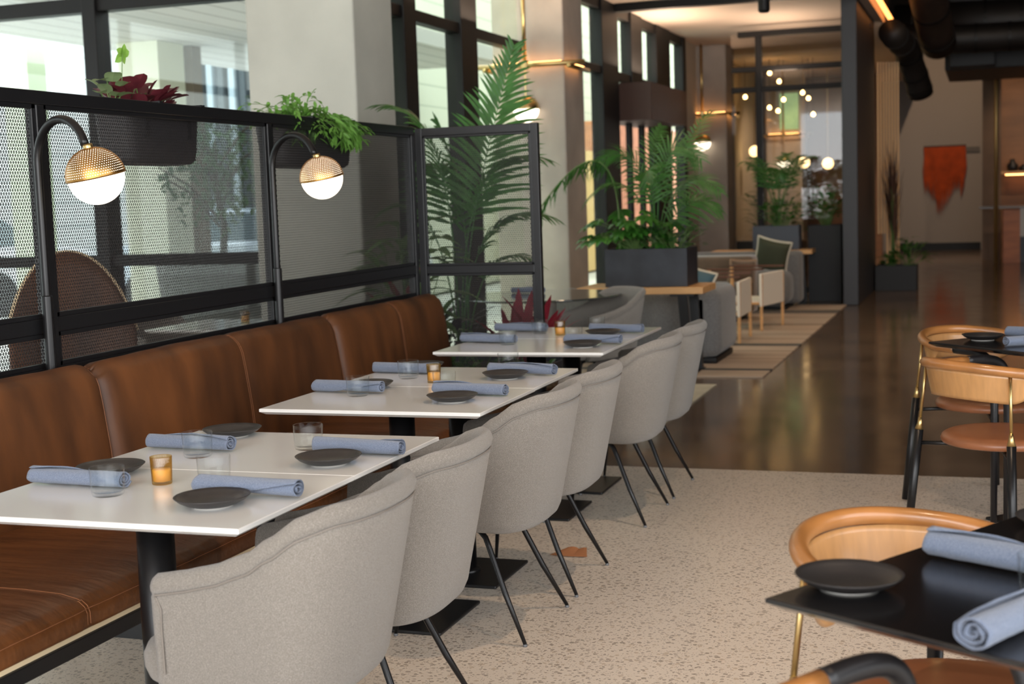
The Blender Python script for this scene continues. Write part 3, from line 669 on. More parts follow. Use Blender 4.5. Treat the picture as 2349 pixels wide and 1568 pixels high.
def make_bentchair():
    t = empty('bentwood_armchair', (0, 0, 0), 0, 'x', 'chair'); R = .262
    def railz(x): return .708+.040*max(0, min(1, (-.02-x)/.24))
    arc = [(-R*math.cos(a), R*math.sin(a)) for a in [math.radians(-90+180*i/36) for i in range(37)]]
    wood = [(x_, -R, railz(x_)) for x_ in (.10, .06, .02)]+[(x, y, railz(x)) for x, y in arc]+[(x_, R, railz(x_)) for x_ in (.02, .06, .10)]
    MB().tube(wood, .0185, 16).build('rail', M_woodrail, t, smooth=True)
    for s in (-1, 1):
        p = [(.0995, s*R, railz(.12)), (.12, s*R, railz(.12))]+[Vector(q) for q in bez((.16, s*R, .708), (.25, s*(R-.004), .706), (.300, s*(R-.006), .695), (.315, s*(R-.004), .60), 12)]+[(.322, s*(R+.002), .45), (.345, s*(R+.028), .012)]
        MB().tube(p, [.0188]*11+[.0182]*4+[.0155, .013] if len(p) == 17 else .0175, 14).build('front_leg', M_wrap, t, smooth=True)
        an = math.radians(54)*s; bx, by = -math.cos(an), math.sin(an); ra = []
        top = (bx*(R-.002), by*(R-.002), railz(-.2)-.012); mid = (bx*(R+.022), by*(R+.022), .515)
        o = MB().tube([top, mid], .0062, 10).build('brass_rod', M_brass, t, smooth=True)
        MB().tube([mid, (bx*(R+.0235), by*(R+.0235), .495), (bx*(R+.027), by*(R+.027), .468)], [.0065, .0095, .0165], 14).build('brass_cone', M_brass, o, smooth=True)
        MB().tube([(bx*(R+.027), by*(R+.027), .468), (bx*(R+.075), by*(R+.075), .010)], [.0168, .0155], 16).build('rear_leg', M_blackm, t, smooth=True)
        MB().tube([(bx*(R+.035), by*(R+.035), .415), (bx*.12, by*.12, .42)], .0085, 8).build('stretcher', M_blackm, t, smooth=True)
        MB().tube([(.322, s*R, .42), (.10, s*.08, .42)], .0085, 8).build('stretcher', M_blackm, t, smooth=True)
    def pf(u, v):
        a = math.radians(-84+168*u); e = abs(u-.5)*2; dep = .105*(1-max(0, (e-.62)/.38)**2.2*.93)
        r = R-.008-.02*v; return (-r*math.cos(a), r*math.sin(a), railz(-.2*math.cos(a))-.008-dep*v)
    MB().grid(pf, 48, 8).build('back_panel', M_wood, t, smooth=True, solid=.009)
    def sf(u, v):
        a = u*2*PI; P = [(0, .472), (.6, .472), (.9, .469), (.975, .46), (1, .447), (.98, .434), (.93, .430), (0, .430)]
        i = v*7; k = min(int(i), 6); f = i-k; r = (P[k][0]*(1-f)+P[k+1][0]*f)*.228; z = P[k][1]*(1-f)+P[k+1][1]*f
        return (.035+r*math.cos(a)*1.03, r*math.sin(a), z)
    MB().grid(sf, 48, 14).build('seat', M_seatleather, t, smooth=True, merge=True)
    return t
bc, bu = make_bentchair(), [False]
place(bc, bu, (-.075, 2.60, 0), A1-PI/2, 'honey bentwood chair whose curved rail rises behind the nearest black table', 'bentwood armchairs at the black tables')
place(bc, bu, (-.050, 1.71, 0), A1, 'bentwood chair with black-wrapped arm at the bottom edge, lower right', 'bentwood armchairs at the black tables')
place(bc, bu, (-.015, 6.355, 0), A2-PI/2, 'bentwood chair on the far side of the rear black table', 'bentwood armchairs at the black tables')
place(bc, bu, (.035, 5.44, 0), A2, 'bentwood chair with its curved wooden back to the camera, at the rear black table', 'bentwood armchairs at the black tables')
bp1 = make_plate(.088); bp1.location = (-.215, 2.272, ZT); tag(bp1, 'large charcoal plate on the corner of the nearest black table', group='charcoal side plates')
place(pl, pu, (.135, 2.755, ZT), 0, 'charcoal plate cut by the right edge, at the far corner of the nearest black table')
place(pl, pu, (-.02, 6.085, ZT), 0, 'charcoal side plate on the rear black table')
nap(-.082, 2.462, .156, 2.330, 'rolled blue napkin across the nearest black table', 0, ZT, 1.22)
nap(.012, 1.995, .145, 2.223, 'rolled blue napkin at the front edge of the nearest black table', 1, ZT, 1.22)
nap(.070, 6.205, .32, 6.13, 'rolled blue napkin at the back of the rear black table', 2)
nap(.075, 5.80, .30, 5.93, 'rolled blue napkin with open end showing, front of the rear black table', 3)
place(gl, glu, (.085, 2.285, ZT), 0, 'clear tumbler on the nearest black table', 'clear tumblers')

# ------------------------------------------------------------------ reading lamps over the banquette
def make_lamp():
    t = empty('arched_reading_lamp', (0, 0, 0), 0, 'x', 'lamp')      # arch runs towards local +X
    r = .136; zc = 1.568; e = math.radians(20)
    pts = [(0, 0, .3), (0, 0, 1.2), (0, 0, 1.5)]+[(r-r*math.cos(a), 0, zc+r*math.sin(a)) for a in [i/24*(PI-e) for i in range(25)]]
    MB().tube(pts, .0135, 16).build('arched_pole', M_blackm, t, smooth=True)
    MB().lathe([(.0, .3), (.0185, .3), (.0185, 1.135), (.014, 1.138)], 20).build('sleeve', M_blackm, t, smooth=False)
    end = Vector(pts[-1]); d = (Vector(pts[-1])-Vector(pts[-2])).normalized()
    head = bpy.data.objects.new('lamp_head', None); COL.objects.link(head); head.parent = t
    ax = Vector((-.05, -.20, 1)).normalized(); gc_ = end-ax*.100+Vector((.012, 0, 0)); q = ax.to_track_quat('Z', 'Y'); head.location = gc_; head.rotation_euler = q.to_euler()
    R = .0935
    MB().lathe([(.0155, .086), (.0155, .100), (.013, .105), (.012, .086)], 20).build('brass_fitting', M_brass, head, smooth=True)
    MB().lathe([(.0, R-.001)]+[((R-.005)*math.sin(a), (R-.005)*math.cos(a)) for a in [i/28*PI for i in range(1, 28)]]+[(0, -(R-.006))], 48).build('opal_globe', M_opal, head, smooth=True, merge=True)
    b = MB(); nr, n0 = 17, 76
    for i in range(nr):
        a0, a1 = .13+(PI/2-.19)*i/nr, .13+(PI/2-.19)*(i+1)/nr; am = (a0+a1)/2; n = max(10, int(n0*math.sin(am)))
        for j in range(n):
            off = .5*(i % 2); p0, p1 = 2*PI*(j+off)/n, 2*PI*(j+1+off)/n
            cs = [(a0, p0), (a0, p1), (a1, p1), (a1, p0)]; pm = (p0+p1)/2
            P = lambda a, p: (R*math.sin(a)*math.cos(p), R*math.sin(a)*math.sin(p), R*math.cos(a))
            hole = []
            for k in range(8):
                th_ = PI/8+k*PI/4; hole.append(P(am-.29*(a1-a0)*math.sin(th_+PI/2-PI/8*0), pm+.29*(p1-p0)*math.cos(th_+PI/2)))
            m4 = [((a0+a0)/2, pm), (am, p1), (a1, pm), (am, p0)]
            outer = [P(*cs[0]), P(*m4[0]), P(*cs[1]), P(*m4[1]), P(*cs[2]), P(*m4[2]), P(*cs[3]), P(*m4[3])]
            # match hole order to the outer ring by nearest angle
            hole = [P(am+.21*(a1-a0)*dy_, pm+.21*(p1-p0)*dx_) for dx_, dy_ in ((-.71, -.71), (0, -1), (.71, -.71), (1, 0), (.71, .71), (0, 1), (-.71, .71), (-1, 0))]
            b.add(outer+hole, [(k, (k+1) % 8, 8+(k+1) % 8, 8+k) for k in range(8)])
    b.lathe([(0.0, R), (R*math.sin(.13), R*math.cos(.13))], 20)
    ar = PI/2-.06
    b.lathe([(R*math.sin(ar), R*math.cos(ar)), (R*1.005, R*.02), (R*1.02, .0), (R*1.005, -.002)], 64)
    b.build('perforated_shade', mat('antique_brass', (170, 128, 70), .36, 1), head, smooth=False, merge=None)
    return t
lp, lu = make_lamp(), [False]
place(lp, lu, (-2.93, 3.795, 0), math.atan2(-.10, .29), 'arched black reading lamp with glowing globe, nearest, left end of the screen', 'reading lamps over the banquette')
place(lp, lu, (-2.93, 5.365, 0), math.atan2(-.10, .29), 'arched black reading lamp with glowing globe, second, before the concrete column', 'reading lamps over the banquette')

# ------------------------------------------------------------------ plants
G_PALM = leafmat('palm_green', (66, 112, 52), .4, .3, .3); G_FATSIA = leafmat('fatsia_green', (62, 116, 42), .35, .25, .25); G_POTHOS = leafmat('fresh_green', (112, 160, 72), .45, .25, .35)
G_RED = leafmat('begonia_red', (98, 40, 48), .4, .35, .2); G_CORD = leafmat('cordyline_red', (138, 42, 56), .4, .35, .35); G_DARK = leafmat('dark_leaf', (54, 44, 48), .4, .3, .1); G_DRAC = leafmat('calathea_green', (108, 140, 84), .45, .35, .3)
G_IVY = leafmat('ivy_lime', (136, 178, 78), .45, .15, .4); G_IVY2 = leafmat('ivy_grey', (118, 138, 96), .5, .2, .3); M_stem = mat('palm_stem', (92, 120, 62), .6)
def planter_box(name, x0, x1, y0, y1, z0, z1, m, label, group=None):
    t = empty(name, ((x0+x1)/2, (y0+y1)/2, z0), 0, label, 'planter', group); a, b_, h = (x1-x0)/2, (y1-y0)/2, z1-z0; w_ = .012
    b = MB(); vs = []
    for x, y, z in ((a, b_, 0), (a, b_, h), (a-w_, b_-w_, h), (a-w_, b_-w_, h-.04)): vs += [(-x, -y, z), (x, -y, z), (x, y, z), (-x, y, z)]
    b.add(vs, [(i*4+j, i*4+(j+1) % 4, (i+1)*4+(j+1) % 4, (i+1)*4+j) for i in range(3) for j in range(4)]+[(3, 2, 1, 0)]); b.build('box', m, t, bevel=.004)
    MB().box(-a+w_, a-w_, -b_+w_, b_-w_, h-.06, h-.03).build('soil', M_soil, t); return t
def frond(parent, p0, p1, p2, p3, LL=.34, n=26, start=.3, w_=.022, droop=.35, m=None, tw=0, r=.006):
    o = Vector(parent.location); pts = [Vector(p)-o for p in (p0, p1, p2, p3)]; c = bez(*pts, 40); b = MB()
    b.tube(c, [r*(1-.8*i/40) for i in range(41)], 6)
    for i in range(n):
        t = start+(1-start)*(i+.5)/n; k = min(int(t*40), 39); p = c[k].lerp(c[k+1], t*40-k); d = (c[k+1]-c[k]).normalized()
        side = d.cross(Vector((0, 0, 1)));
        if tw: side = Matrix.Rotation(tw, 3, d) @ side
        if side.length < .05: side = Vector((1, 0, 0))
        side.normalize(); q = (t-start)/(1-start); L = LL*(.45+.55*math.sin(PI*min(1, q*.75+.28)))*(1.05-.45*q)
        for s in (-1, 1):
            v = (side*s*(1-.35*q)+d*(.5+.45*q)+Vector((0, 0, random.uniform(-.05, .12)))).normalized()
            leaf(b, p, v, d.cross(v)*s if abs(d.cross(v).z) > .01 else Vector((0, 0, 1)), L*random.uniform(.92, 1.06), w_, droop*random.uniform(.8, 1.25), .3, 6, 'spear')
    ob = b.build('frond', m or G_PALM, parent, merge=None); return ob
random.seed(4)
pa = planter_box('floor_planter', -3.55, -2.35, 7.25, 7.85, 0, .46, M_planter, 'dark floor planter box behind the short mesh panel', 'dark planter boxes')
palm = empty('kentia_palm', (-2.95, 7.62, .42), 0, 'tall feathery palm rising behind the short mesh panel and brushing the column', 'plant')
frond(palm, (-2.95, 7.62, .42), (-2.95, 7.7, 1.3), (-2.76, 7.72, 1.75), (-2.60, 7.7, 2.28), .44, 28, .40, .034, .22, tw=1.45)
frond(palm, (-2.97, 7.62, .42), (-2.98, 7.66, 1.5), (-3.05, 7.65, 2.0), (-3.42, 7.55, 1.98), .36, 24, .45, .032, .3)
frond(palm, (-2.95, 7.62, .42), (-2.95, 7.6, 1.3), (-2.80, 7.6, 1.75), (-2.38, 7.6, 1.62), .36, 24, .42, .032, .3)
frond(palm, (-2.95, 7.6, .42), (-2.92, 7.6, 1.1), (-2.75, 7.65, 1.45), (-2.36, 7.68, 1.28), .34, 22, .4, .032, .3)
frond(palm, (-2.97, 7.62, .42), (-3.0, 7.7, 1.2), (-3.1, 7.9, 1.75), (-3.35, 8.0, 1.62), .36, 22, .42, .032, .3)
frond(palm, (-2.93, 7.62, .42), (-2.93, 7.8, 1.2), (-3.05, 7.95, 1.6), (-3.22, 8.0, 1.90), .38, 22, .4, .034, .25, tw=.9)
frond(palm, (-2.93, 7.62, .42), (-2.88, 7.65, .95), (-2.72, 7.6, 1.20), (-2.45, 7.6, 1.02), .28, 18, .42, .02, .3)
frond(palm, (-2.97, 7.62, .42), (-3.0, 7.6, 1.2), (-3.12, 7.5, 1.5), (-3.35, 7.4, 1.35), .28, 18, .45, .02, .3)
def bush(name, loc, m, label, n, LL, W, spread, h, cat='plant', shape='oval', droop=.3, up=.5, seed=1, stem=True, group=None):
    random.seed(seed); t = empty(name, loc, 0, label, cat, group); f = MB(); st = MB()
    for i in range(n):
        a = random.uniform(0, 2*PI); rr = math.sqrt(random.random()); bx, by = rr*spread[0]*math.cos(a)*.6, rr*spread[1]*math.sin(a)*.6
        hz = h*random.uniform(.25, 1)*(1-.35*rr); p = Vector((rr*spread[0]*math.cos(a), rr*spread[1]*math.sin(a), hz))
        if stem and i % 2 == 0: st.tube([(bx*.4, by*.4, 0), (bx, by, hz*.6), p], .0022, 5)
        d = Vector((math.cos(a)+random.uniform(-.6, .6), math.sin(a)+random.uniform(-.6, .6), up+random.uniform(-.4, .4)))
        leaf(f, p, d, Vector((0, 0, 1)), LL*random.uniform(.7, 1.15), W*random.uniform(.8, 1.1), droop, .22, 5, shape)
    f.build('foliage', m, t, merge=None)
    if stem: st.build('stems', M_stem, t, merge=None)
    return t
bush('broadleaf_plant', (-3.2, 7.45, .42), G_DRAC, 'striped broadleaf plant pressed against the left of the short mesh panel', 70, .26, .085, (.22, .2), 1.05, shape='oval', droop=.5, up=.5, seed=7)
bush('red_cordyline', (-2.50, 7.45, .42), G_CORD, 'red-leaved cordyline low behind the short mesh panel', 22, .34, .085, (.13, .10), .30, shape='spear', up=1.6, droop=.15, seed=5)
bush('dark_cordyline', (-2.95, 7.38, .40), G_DARK, 'dark purple spiky plant beside the end of the banquette', 34, .34, .045, (.22, .14), .45, shape='spear', up=.8, droop=.5, seed=9)
bush('ground_fern', (-2.75, 7.4, .40), G_FATSIA, 'low green filler plant at the base of the palm', 60, .08, .04, (.45, .12), .16, shape='oval', seed=12)
bush('red_cordyline', (-3.22, 7.4, .45), G_CORD, 'small red cordyline low behind the left of the short mesh panel', 10, .28, .075, (.07, .07), .55, shape='spear', up=1.5, droop=.15, seed=15)
# boxes hooked over the screen
def hung_box(y0, y1, label):
    t = empty('hanging_planter', (SX-.13, (y0+y1)/2, 1.58), 0, label, 'planter', 'planters hooked on the screen'); L = (y1-y0)/2; vs = []; n = 28
    rows = [(.35, -.0), (.8, .004), (.9, .02), (.93, .05), (1, .21), (1.0, .225), (.955, .225), (.95, .19)]
    b = MB()
    for k, z in rows:
        for j in range(n):
            a = 2*PI*j/n; c, s = math.cos(a), math.sin(a); e = .28
            vs.append(((abs(c)**e)*(1 if c > 0 else -1)*.095*k, (abs(s)**e)*(1 if s > 0 else -1)*L*(k if k > .5 else .6), z))
    b.add(vs, [(i*n+j, i*n+(j+1) % n, (i+1)*n+(j+1) % n, (i+1)*n+j) for i in range(len(rows)-1) for j in range(n)]+[tuple(range(n))[::-1], tuple(range((len(rows)-1)*n, len(rows)*n))])
    b.build('box', mat('charcoal_plastic', (58, 56, 58), .6), t, smooth=False)
    for s in (-.6, .6): MB().box(.085, .16, s*L-.012, s*L+.012, .226, .234).box(.085, .094, s*L-.012, s*L+.012, .10, .234).build('hook', M_black, t)
    return t
hung_box(4.47, 4.96, 'dark window box hooked on the screen behind the nearer lamp, red leaves above')
hung_box(5.68, 6.40, 'dark window box hooked on the screen behind the second lamp, green trailing leaves above')
bush('begonia', (SX-.12, 4.66, 1.765), G_RED, 'dark red leafy begonia above the screen near the left window post', 64, .075, .078, (.07, .20), .125, shape='round', droop=.1, up=.75, seed=21)
iv = bush('ivy', (SX-.11, 4.46, 1.77), G_IVY2, 'grey-green ivy sprig beside the red begonia', 16, .07, .06, (.07, .10), .14, shape='round', seed=22)
f = MB()
for a in (0, 1.3, 2.5, 3.8, 5.0): leaf(f, Vector((.02, .05, .22)), Vector((math.cos(a)*.3, math.sin(a), .9*math.cos(a*1.0)+.2)), Vector((1, 0, 0)), .045, .035, .1, .2, 4, 'oval')
f.build('young_leaves', G_IVY, iv, merge=None); MB().tube([(.02, .0, .0), (.025, .03, .12), (.02, .05, .22)], .0018, 5).build('shoot', M_stem, iv)
tr = empty('trailing_plant', (SX-.12, 6.05, 1.76), 0, 'bright green trailing plant spilling over the screen above the second lamp', 'plant'); f = MB(); st = MB(); random.seed(31)
for i in range(140):
    y = random.uniform(-.27, .19); a = random.uniform(0, 2*PI); L = random.uniform(.08, .17)*(1.1 if y > 0 else 1)
    p = Vector((random.uniform(-.05, .06), y, .02)); d = Vector((math.cos(a)*.5+.15, math.sin(a)*.9+.15, 1)).normalized(); pts = [p]
    for k in range(6):
        d = (d+Vector((random.uniform(-.2, .2), random.uniform(-.2, .25), -.30+random.uniform(-.15, .1)))).normalized(); p = p+d*L/4.2; pts.append(p)
        for s in range(2): leaf(f, p, (d+Vector((random.uniform(-1, 1), random.uniform(-1, 1), random.uniform(-.5, .8)))), Vector((0, 0, 1)), random.uniform(.034, .054), .019, .3, .25, 4, 'oval')
    st.tube(pts, .0014, 4)
for i in range(14):
    y = random.uniform(-.02, .17); p = Vector((.07, y, .07)); pts = [p]; d = Vector((.8, .2, .3)).normalized()
    for k in range(5):
        d = (d+Vector((-.12, random.uniform(-.1, .2), -.45))).normalized(); p = p+d*.035; pts.append(p)
        for s in range(2): leaf(f, p, d+Vector((random.uniform(-.8, .8), random.uniform(-1, 1), random.uniform(-.4, .5))), Vector((1, 0, 0)), random.uniform(.04, .06), .021, .3, .25, 4, 'oval')
    st.tube(pts, .0014, 4)
f.build('foliage', G_POTHOS, tr, merge=None); st.build('stems', M_stem, tr, merge=None)

# ------------------------------------------------------------------ lounge: console, planter, sofas, rugs
def rug(x0, x1, y0, y1, m, label): return tag(MB().box(x0, x1, y0, y1, .0015, .010).build('rug', m), label, 'rug')
def rug_mat():
    m = bpy.data.materials.new('striped_rug'); m.use_nodes = True; n, l = m.node_tree.nodes, m.node_tree.links; b = n['Principled BSDF']; b.inputs['Roughness'].default_value = .95
    tc = n.new('ShaderNodeTexCoord'); sp = n.new('ShaderNodeSeparateXYZ'); l.new(tc.outputs['Object'], sp.inputs[0])
    nz_ = n.new('ShaderNodeTexNoise'); nz_.noise_dimensions = '1D'; nz_.inputs['Scale'].default_value = 2.1; nz_.inputs['Detail'].default_value = 3; nz_.inputs['Roughness'].default_value = .8; l.new(sp.outputs['Y'], nz_.inputs['W'])
    r = n.new('ShaderNodeValToRGB'); r.color_ramp.interpolation = 'LINEAR'
    cols = [(0, (58, 56, 56)), (.38, (70, 68, 66)), (.42, (156, 138, 120)), (.55, (176, 156, 138)), (.66, (148, 132, 116)), (1, (190, 174, 156))]
    r.color_ramp.elements[0].color = (*lin(cols[0][1]), 1); r.color_ramp.elements[1].color = (*lin(cols[-1][1]), 1)
    for p, c in cols[1:-1]: e = r.color_ramp.elements.new(p); e.color = (*lin(c), 1)
    l.new(nz_.outputs[0], r.inputs[0]); l.new(r.outputs[0], b.inputs['Base Color']); return m
rug(-3.7, -1.60, 10.35, 16.9, rug_mat(), 'long striped beige rug under the lounge sofas')
rug(-3.5, -1.87, 7.95, 9.92, mat('pale_rug', (168, 160, 142), .95, 0, var=(3, .12)), 'small pale rug under the round dark table')
def console(x0, x1, y0, y1, zt, label):
    t = empty('console_table', ((x0+x1)/2, (y0+y1)/2, 0), 0, label, 'table', 'oak console tables'); a, b_ = (x1-x0)/2, (y1-y0)/2
    MB().box(-a, a, -b_, b_, zt-.052, zt).build('tabletop', M_oak, t, bevel=.004)
    for s in (-1, 1):
        x = s*(a-.17)
        MB().box(x-.09, x+.09, -b_+.03, b_-.03, zt-.072, zt-.053).build('bracket', M_black, t)
        for q in (-1, 1): MB().add([(x+dx, q*(b_-.06)+dy, zt-.072) for dx in (-.035, .035) for dy in (-.02, .02)]+[(x+s*.04+dx, q*(b_-.10)+dy, .012) for dx in (-.035, .035) for dy in (-.02, .02)], [(0, 1, 3, 2), (4, 6, 7, 5), (0, 4, 5, 1), (2, 3, 7, 6), (0, 2, 6, 4), (1, 5, 7, 3)]).build('leg', M_black, t)
        MB().box(x+s*.04-.045, x+s*.04+.045, -b_+.02, b_-.02, 0, .013).build('foot', M_black, t)
    return t
console(-3.05, -2.05, 10.38, 10.92, .688, 'oak-topped console holding the dark planter, behind the row of armchairs')
pb2 = planter_box('planter_box', -2.83, -2.18, 10.44, 10.86, .689, .985, M_planter, 'blackened metal planter box on the nearer oak console', 'dark planter boxes')
random.seed(11)
pm = empty('parlour_palm', (-2.45, 10.65, .94), 0, 'feathery palm growing in the planter on the nearer console', 'plant')
B0 = (-2.45, 10.65, .94)
for p1, p2, p3, L in (((-2.5, 10.6, 1.5), (-2.6, 10.6, 1.95), (-2.95, 10.6, 1.62), .34), ((-2.45, 10.6, 1.5), (-2.38, 10.6, 2.0), (-2.08, 10.6, 1.65), .34), ((-2.4, 10.6, 1.3), (-2.2, 10.6, 1.7), (-1.93, 10.55, 1.40), .30),
                      ((-2.4, 10.6, 1.2), (-2.15, 10.7, 1.5), (-1.97, 10.8, 1.25), .28), ((-2.5, 10.7, 1.4), (-2.55, 10.9, 1.8), (-2.5, 11.1, 1.95), .3), ((-2.45, 10.65, 1.3), (-2.25, 10.9, 1.9), (-2.1, 11.1, 2.05), .3), ((-2.5, 10.6, 1.4), (-2.75, 10.6, 1.7), (-3.0, 10.5, 1.35), .28), ((-2.46, 10.5, 1.4), (-2.45, 10.4, 1.75), (-2.42, 10.2, 1.5), .28)):
    frond(pm, B0, p1, p2, p3, L*1.05, 22, .3, .021, .35, tw=random.uniform(0, 1.2))
vn = empty('arching_vine', (-2.75, 10.6, .94), 0, 'long arching stem with drooping leaves reaching left from the console planter to the mesh screen', 'plant')
vc = bez((0, 0, 0), (.05, 0, 1.0), (-.3, 0, .85), (-.66, -.05, .34), 30); b = MB(); b.tube(vc, .006, 6); b.build('stem', M_stem, vn); b = MB()
for i in range(9, 31, 1):
    for s in (-1, 1): leaf(b, vc[i], Vector((random.uniform(-.6, .3), s*.6, -.7)), Vector((1, 0, 0)), random.uniform(.09, .15), .035, .4, .3, 5, 'oval')
b.build('foliage', G_PALM, vn, merge=None)
def lobed(mb, c, d, up, R):
    """palmate leaf with seven lobes"""
    d = d.normalized(); s = d.cross(up).normalized(); n_ = s.cross(d)
    for k in range(7):
        a = (k-3)*.62; v = d*math.cos(a)+s*math.sin(a); leaf(mb, c, v-n_*.12, n_, R*(1-.09*abs(k-3)), R*.42, .25, .18, 5, 'oval')
ft = empty('fatsia', (-2.62, 10.62, .95), 0, 'glossy green fatsia with lobed leaves spilling from the left of the console planter', 'plant'); b = MB(); st = MB()
for i in range(34):
    a = random.uniform(0, 6.28); rr = random.random()**.6; p = Vector((rr*.36*math.cos(a)-.06, rr*.20*math.sin(a)-.04, .06+random.uniform(0, .36)*(1-.4*rr)))
    st.tube([(0, 0, 0), p*.6+Vector((0, 0, .05)), p], .003, 5); lobed(b, p, Vector((math.cos(a), math.sin(a)*.7-.3, -.25)), Vector((0, 0, 1)), random.uniform(.11, .17))
b.build('foliage', G_FATSIA, ft, merge=None); st.build('stems', M_stem, ft, merge=None)
bush('english_ivy', (-2.32, 10.6, .94), leafmat('ivy_dark', (58, 96, 50), .4, .3, .2), 'dark ivy filling the right half of the console planter', 130, .07, .055, (.24, .20), .30, seed=33)
MB_f = lambda *a, **k: MB().box(*a)
def fabric_block(x0, x1, y0, y1, z0, z1, name, m, parent, bev=.05):
    return MB().box(x0, x1, y0, y1, z0, z1).build(name, m, parent, bevel=bev, seg=4, smooth=True)
M_gs = weave_mat('lounge_grey', (140, 138, 136), (106, 104, 102), 160); M_bs = mat('brown_velvet', (88, 68, 50), .75, 0, var=(3, .25), sheen=.5); M_pane_ = None
s1 = empty('sofa', (-2.75, 11.5, .011), 0, 'grey sofa turned away, behind the nearer oak console', 'sofa')
fabric_block(-.70, .62, -.42, -.20, .05, .60, 'backrest', M_gs, s1, .06); fabric_block(.44, .70, -.42, .42, .05, .615, 'armrest', M_gs, s1, .09); fabric_block(-.85, -.69, -.42, .42, .05, .58, 'armrest', M_gs, s1, .07)
fabric_block(-.69, .44, -.20, .44, .08, .40, 'seat_cushion', M_gs, s1, .06); fabric_block(-.8, .66, -.38, .38, 0, .05, 'plinth', M_frame, s1, .01)
s2 = empty('sofa', (-3.03, 15.0, .011), 0, 'brown velvet high-backed sofa in the middle of the lounge', 'sofa')
fabric_block(-.75, .62, -.0, .38, .06, .69, 'backrest', M_bs, s2, .05); fabric_block(-.75, .50, -.42, -.0, .06, .42, 'seat_cushion', M_bs, s2, .08); fabric_block(-.7, .5, -.3, .35, 0, .06, 'plinth', M_frame, s2, .01)
s3 = empty('sofa', (-2.72, 16.5, .011), 0, 'pale grey sofa facing the camera, beneath the far planter', 'sofa')
fabric_block(-.95, .62, .12, .42, .04, .66, 'backrest', M_gs, s3, .06); fabric_block(-.95, .55, -.42, .14, .04, .46, 'seat_cushion', M_gs, s3, .14); fabric_block(-.9, .5, -.3, .36, 0, .04, 'plinth', M_frame, s3, .01)
def pillow(c, sx, sz, rot, m, m2, label, fr=True):
    t = empty('throw_pillow', c, 0, label, 'pillow', 'throw pillows'); t.rotation_euler = rot
    def f(u, v):
        a, b_ = u*2-1, v*2-1; w_ = 1-.10*(1-abs(a)**2)*abs(b_)**3; w2 = 1-.10*(1-abs(b_)**2)*abs(a)**3
        return (a*sx*w2*1.0, 0, b_*sz*w_), ((1-a**4)*(1-b_**4))**.5*.07
    mb = MB()
    for s in (-1, 1): mb.grid(lambda u, v: (f(u, v)[0][0], s*f(u, v)[1], f(u, v)[0][2]), 14, 14)
    mb.build('cushion', m, t, smooth=True, merge=True)
    if fr:
        e = [(i/12, 0) for i in range(12)]+[(1, i/12) for i in range(12)]+[(1-i/12, 1) for i in range(12)]+[(0, 1-i/12) for i in range(13)]
        MB().tube([f(u, v)[0] for u, v in e], .014, 6).build('fringe', m2, t)
M_fr = mat('pale_fringe', (206, 196, 176), .9)
pillow((-2.40, 11.55, .62), .20, .17, (-.2, .35, .3), mat('teal_velvet', (70, 98, 108), .7), M_fr, 'teal pillow with pale piping on the sofa behind the nearer console')
pillow((-2.40, 16.36, .64), .20, .20, (.25, .24, 0), mat('olive_velvet', (58, 60, 40), .8), M_fr, 'olive green pillow with pale fringe on the far grey sofa')
pillow((-2.47, 14.66, .56), .14, .12, (.25, .05, .5), M_bs, mat('brown_piping', (150, 124, 100), .8), 'small brown pillow leaning on the end of the brown sofa')
console(-3.25, -2.02, 17.02, 17.42, .67, 'farther oak console behind the pale grey sofa, holding a slate planter')
planter_box('planter_box', -2.74, -2.18, 17.08, 17.38, .671, .965, M_planter2, 'slate grey planter box on the farther console', 'dark planter boxes')
dp = empty('dracaena_palm', (-2.45, 17.24, .92), 0, 'dark leafy palm in the slate planter on the farther console', 'plant')
for a in range(9):
    t_ = a/9*6.28; L = random.uniform(.35, .6); frond(dp, (-2.45, 17.24, .92), (-2.45+.05*math.cos(t_), 17.24, 1.4), (-2.45+.3*math.cos(t_), 17.24+.25*math.sin(t_), 1.85), (-2.45+L*math.cos(t_), 17.24+L*.7*math.sin(t_), 1.5+random.uniform(0, .35)), .3, 14, .35, .03, .35)
bush('far_planter_ivy', (-2.42, 17.22, .93), G_FATSIA, 'green filler foliage in the slate planter', 110, .10, .07, (.28, .12), .42, seed=41)
pb3 = planter_box('planter_box', -2.12, -1.72, 17.5, 17.9, 0, .95, mat('matt_black_tub', (22, 22, 24), .6), 'tall black planter standing beside the dark pier', 'dark planter boxes')
bush('shaded_shrub', (-1.92, 17.7, .92), G_FATSIA, 'bushy green shrub in the tall black planter by the dark pier', 120, .12, .06, (.17, .16), .62, seed=43)
def sling(x, y, rz, label):
    t = empty('sling_chair', (x, y, .011), rz, label, 'chair', 'canvas sling armchairs'); C_ = mat('canvas', (222, 212, 196), .9)   # local back runs along Y at x=0, faces -X
    for px_, py in ((0, -.31), (0, .31), (-.55, -.31), (-.55, .31)): MB().tube([(px_, py, 0), (px_, py, .56 if px_ == 0 else .46)], [.015, .02], 10).build('leg', M_oak, t)
    MB().box(-.015, .015, -.335, .335, .24, .57).build('back_sling', C_, t, bevel=.01); MB().box(-.5, -.03, -.29, .29, .28, .30).build('seat_sling', C_, t)
    for s in (-1, 1): MB().box(-.57, .02, s*.31-.03, s*.31+.03, .465 if False else .605, .62).build('arm_strap', mat('saddle_leather', (90, 52, 36), .5), t); MB().tube([(-.55, s*.31, .46), (-.55, s*.31, .604)], .018, 10).build('arm_post', M_oak, t)
    for s in (-1, 1): MB().tube([(0, s*.31, .27), (-.55, s*.31, .27)], .012, 8).build('side_rail', M_oak, t)
    return t
sling(-2.16, 12.93, -.0, 'canvas sling armchair nearer the camera, at the edge of the striped rug')
sling(-2.075, 14.1, -.20, 'canvas sling armchair farther back, its pale back turned to the walkway')
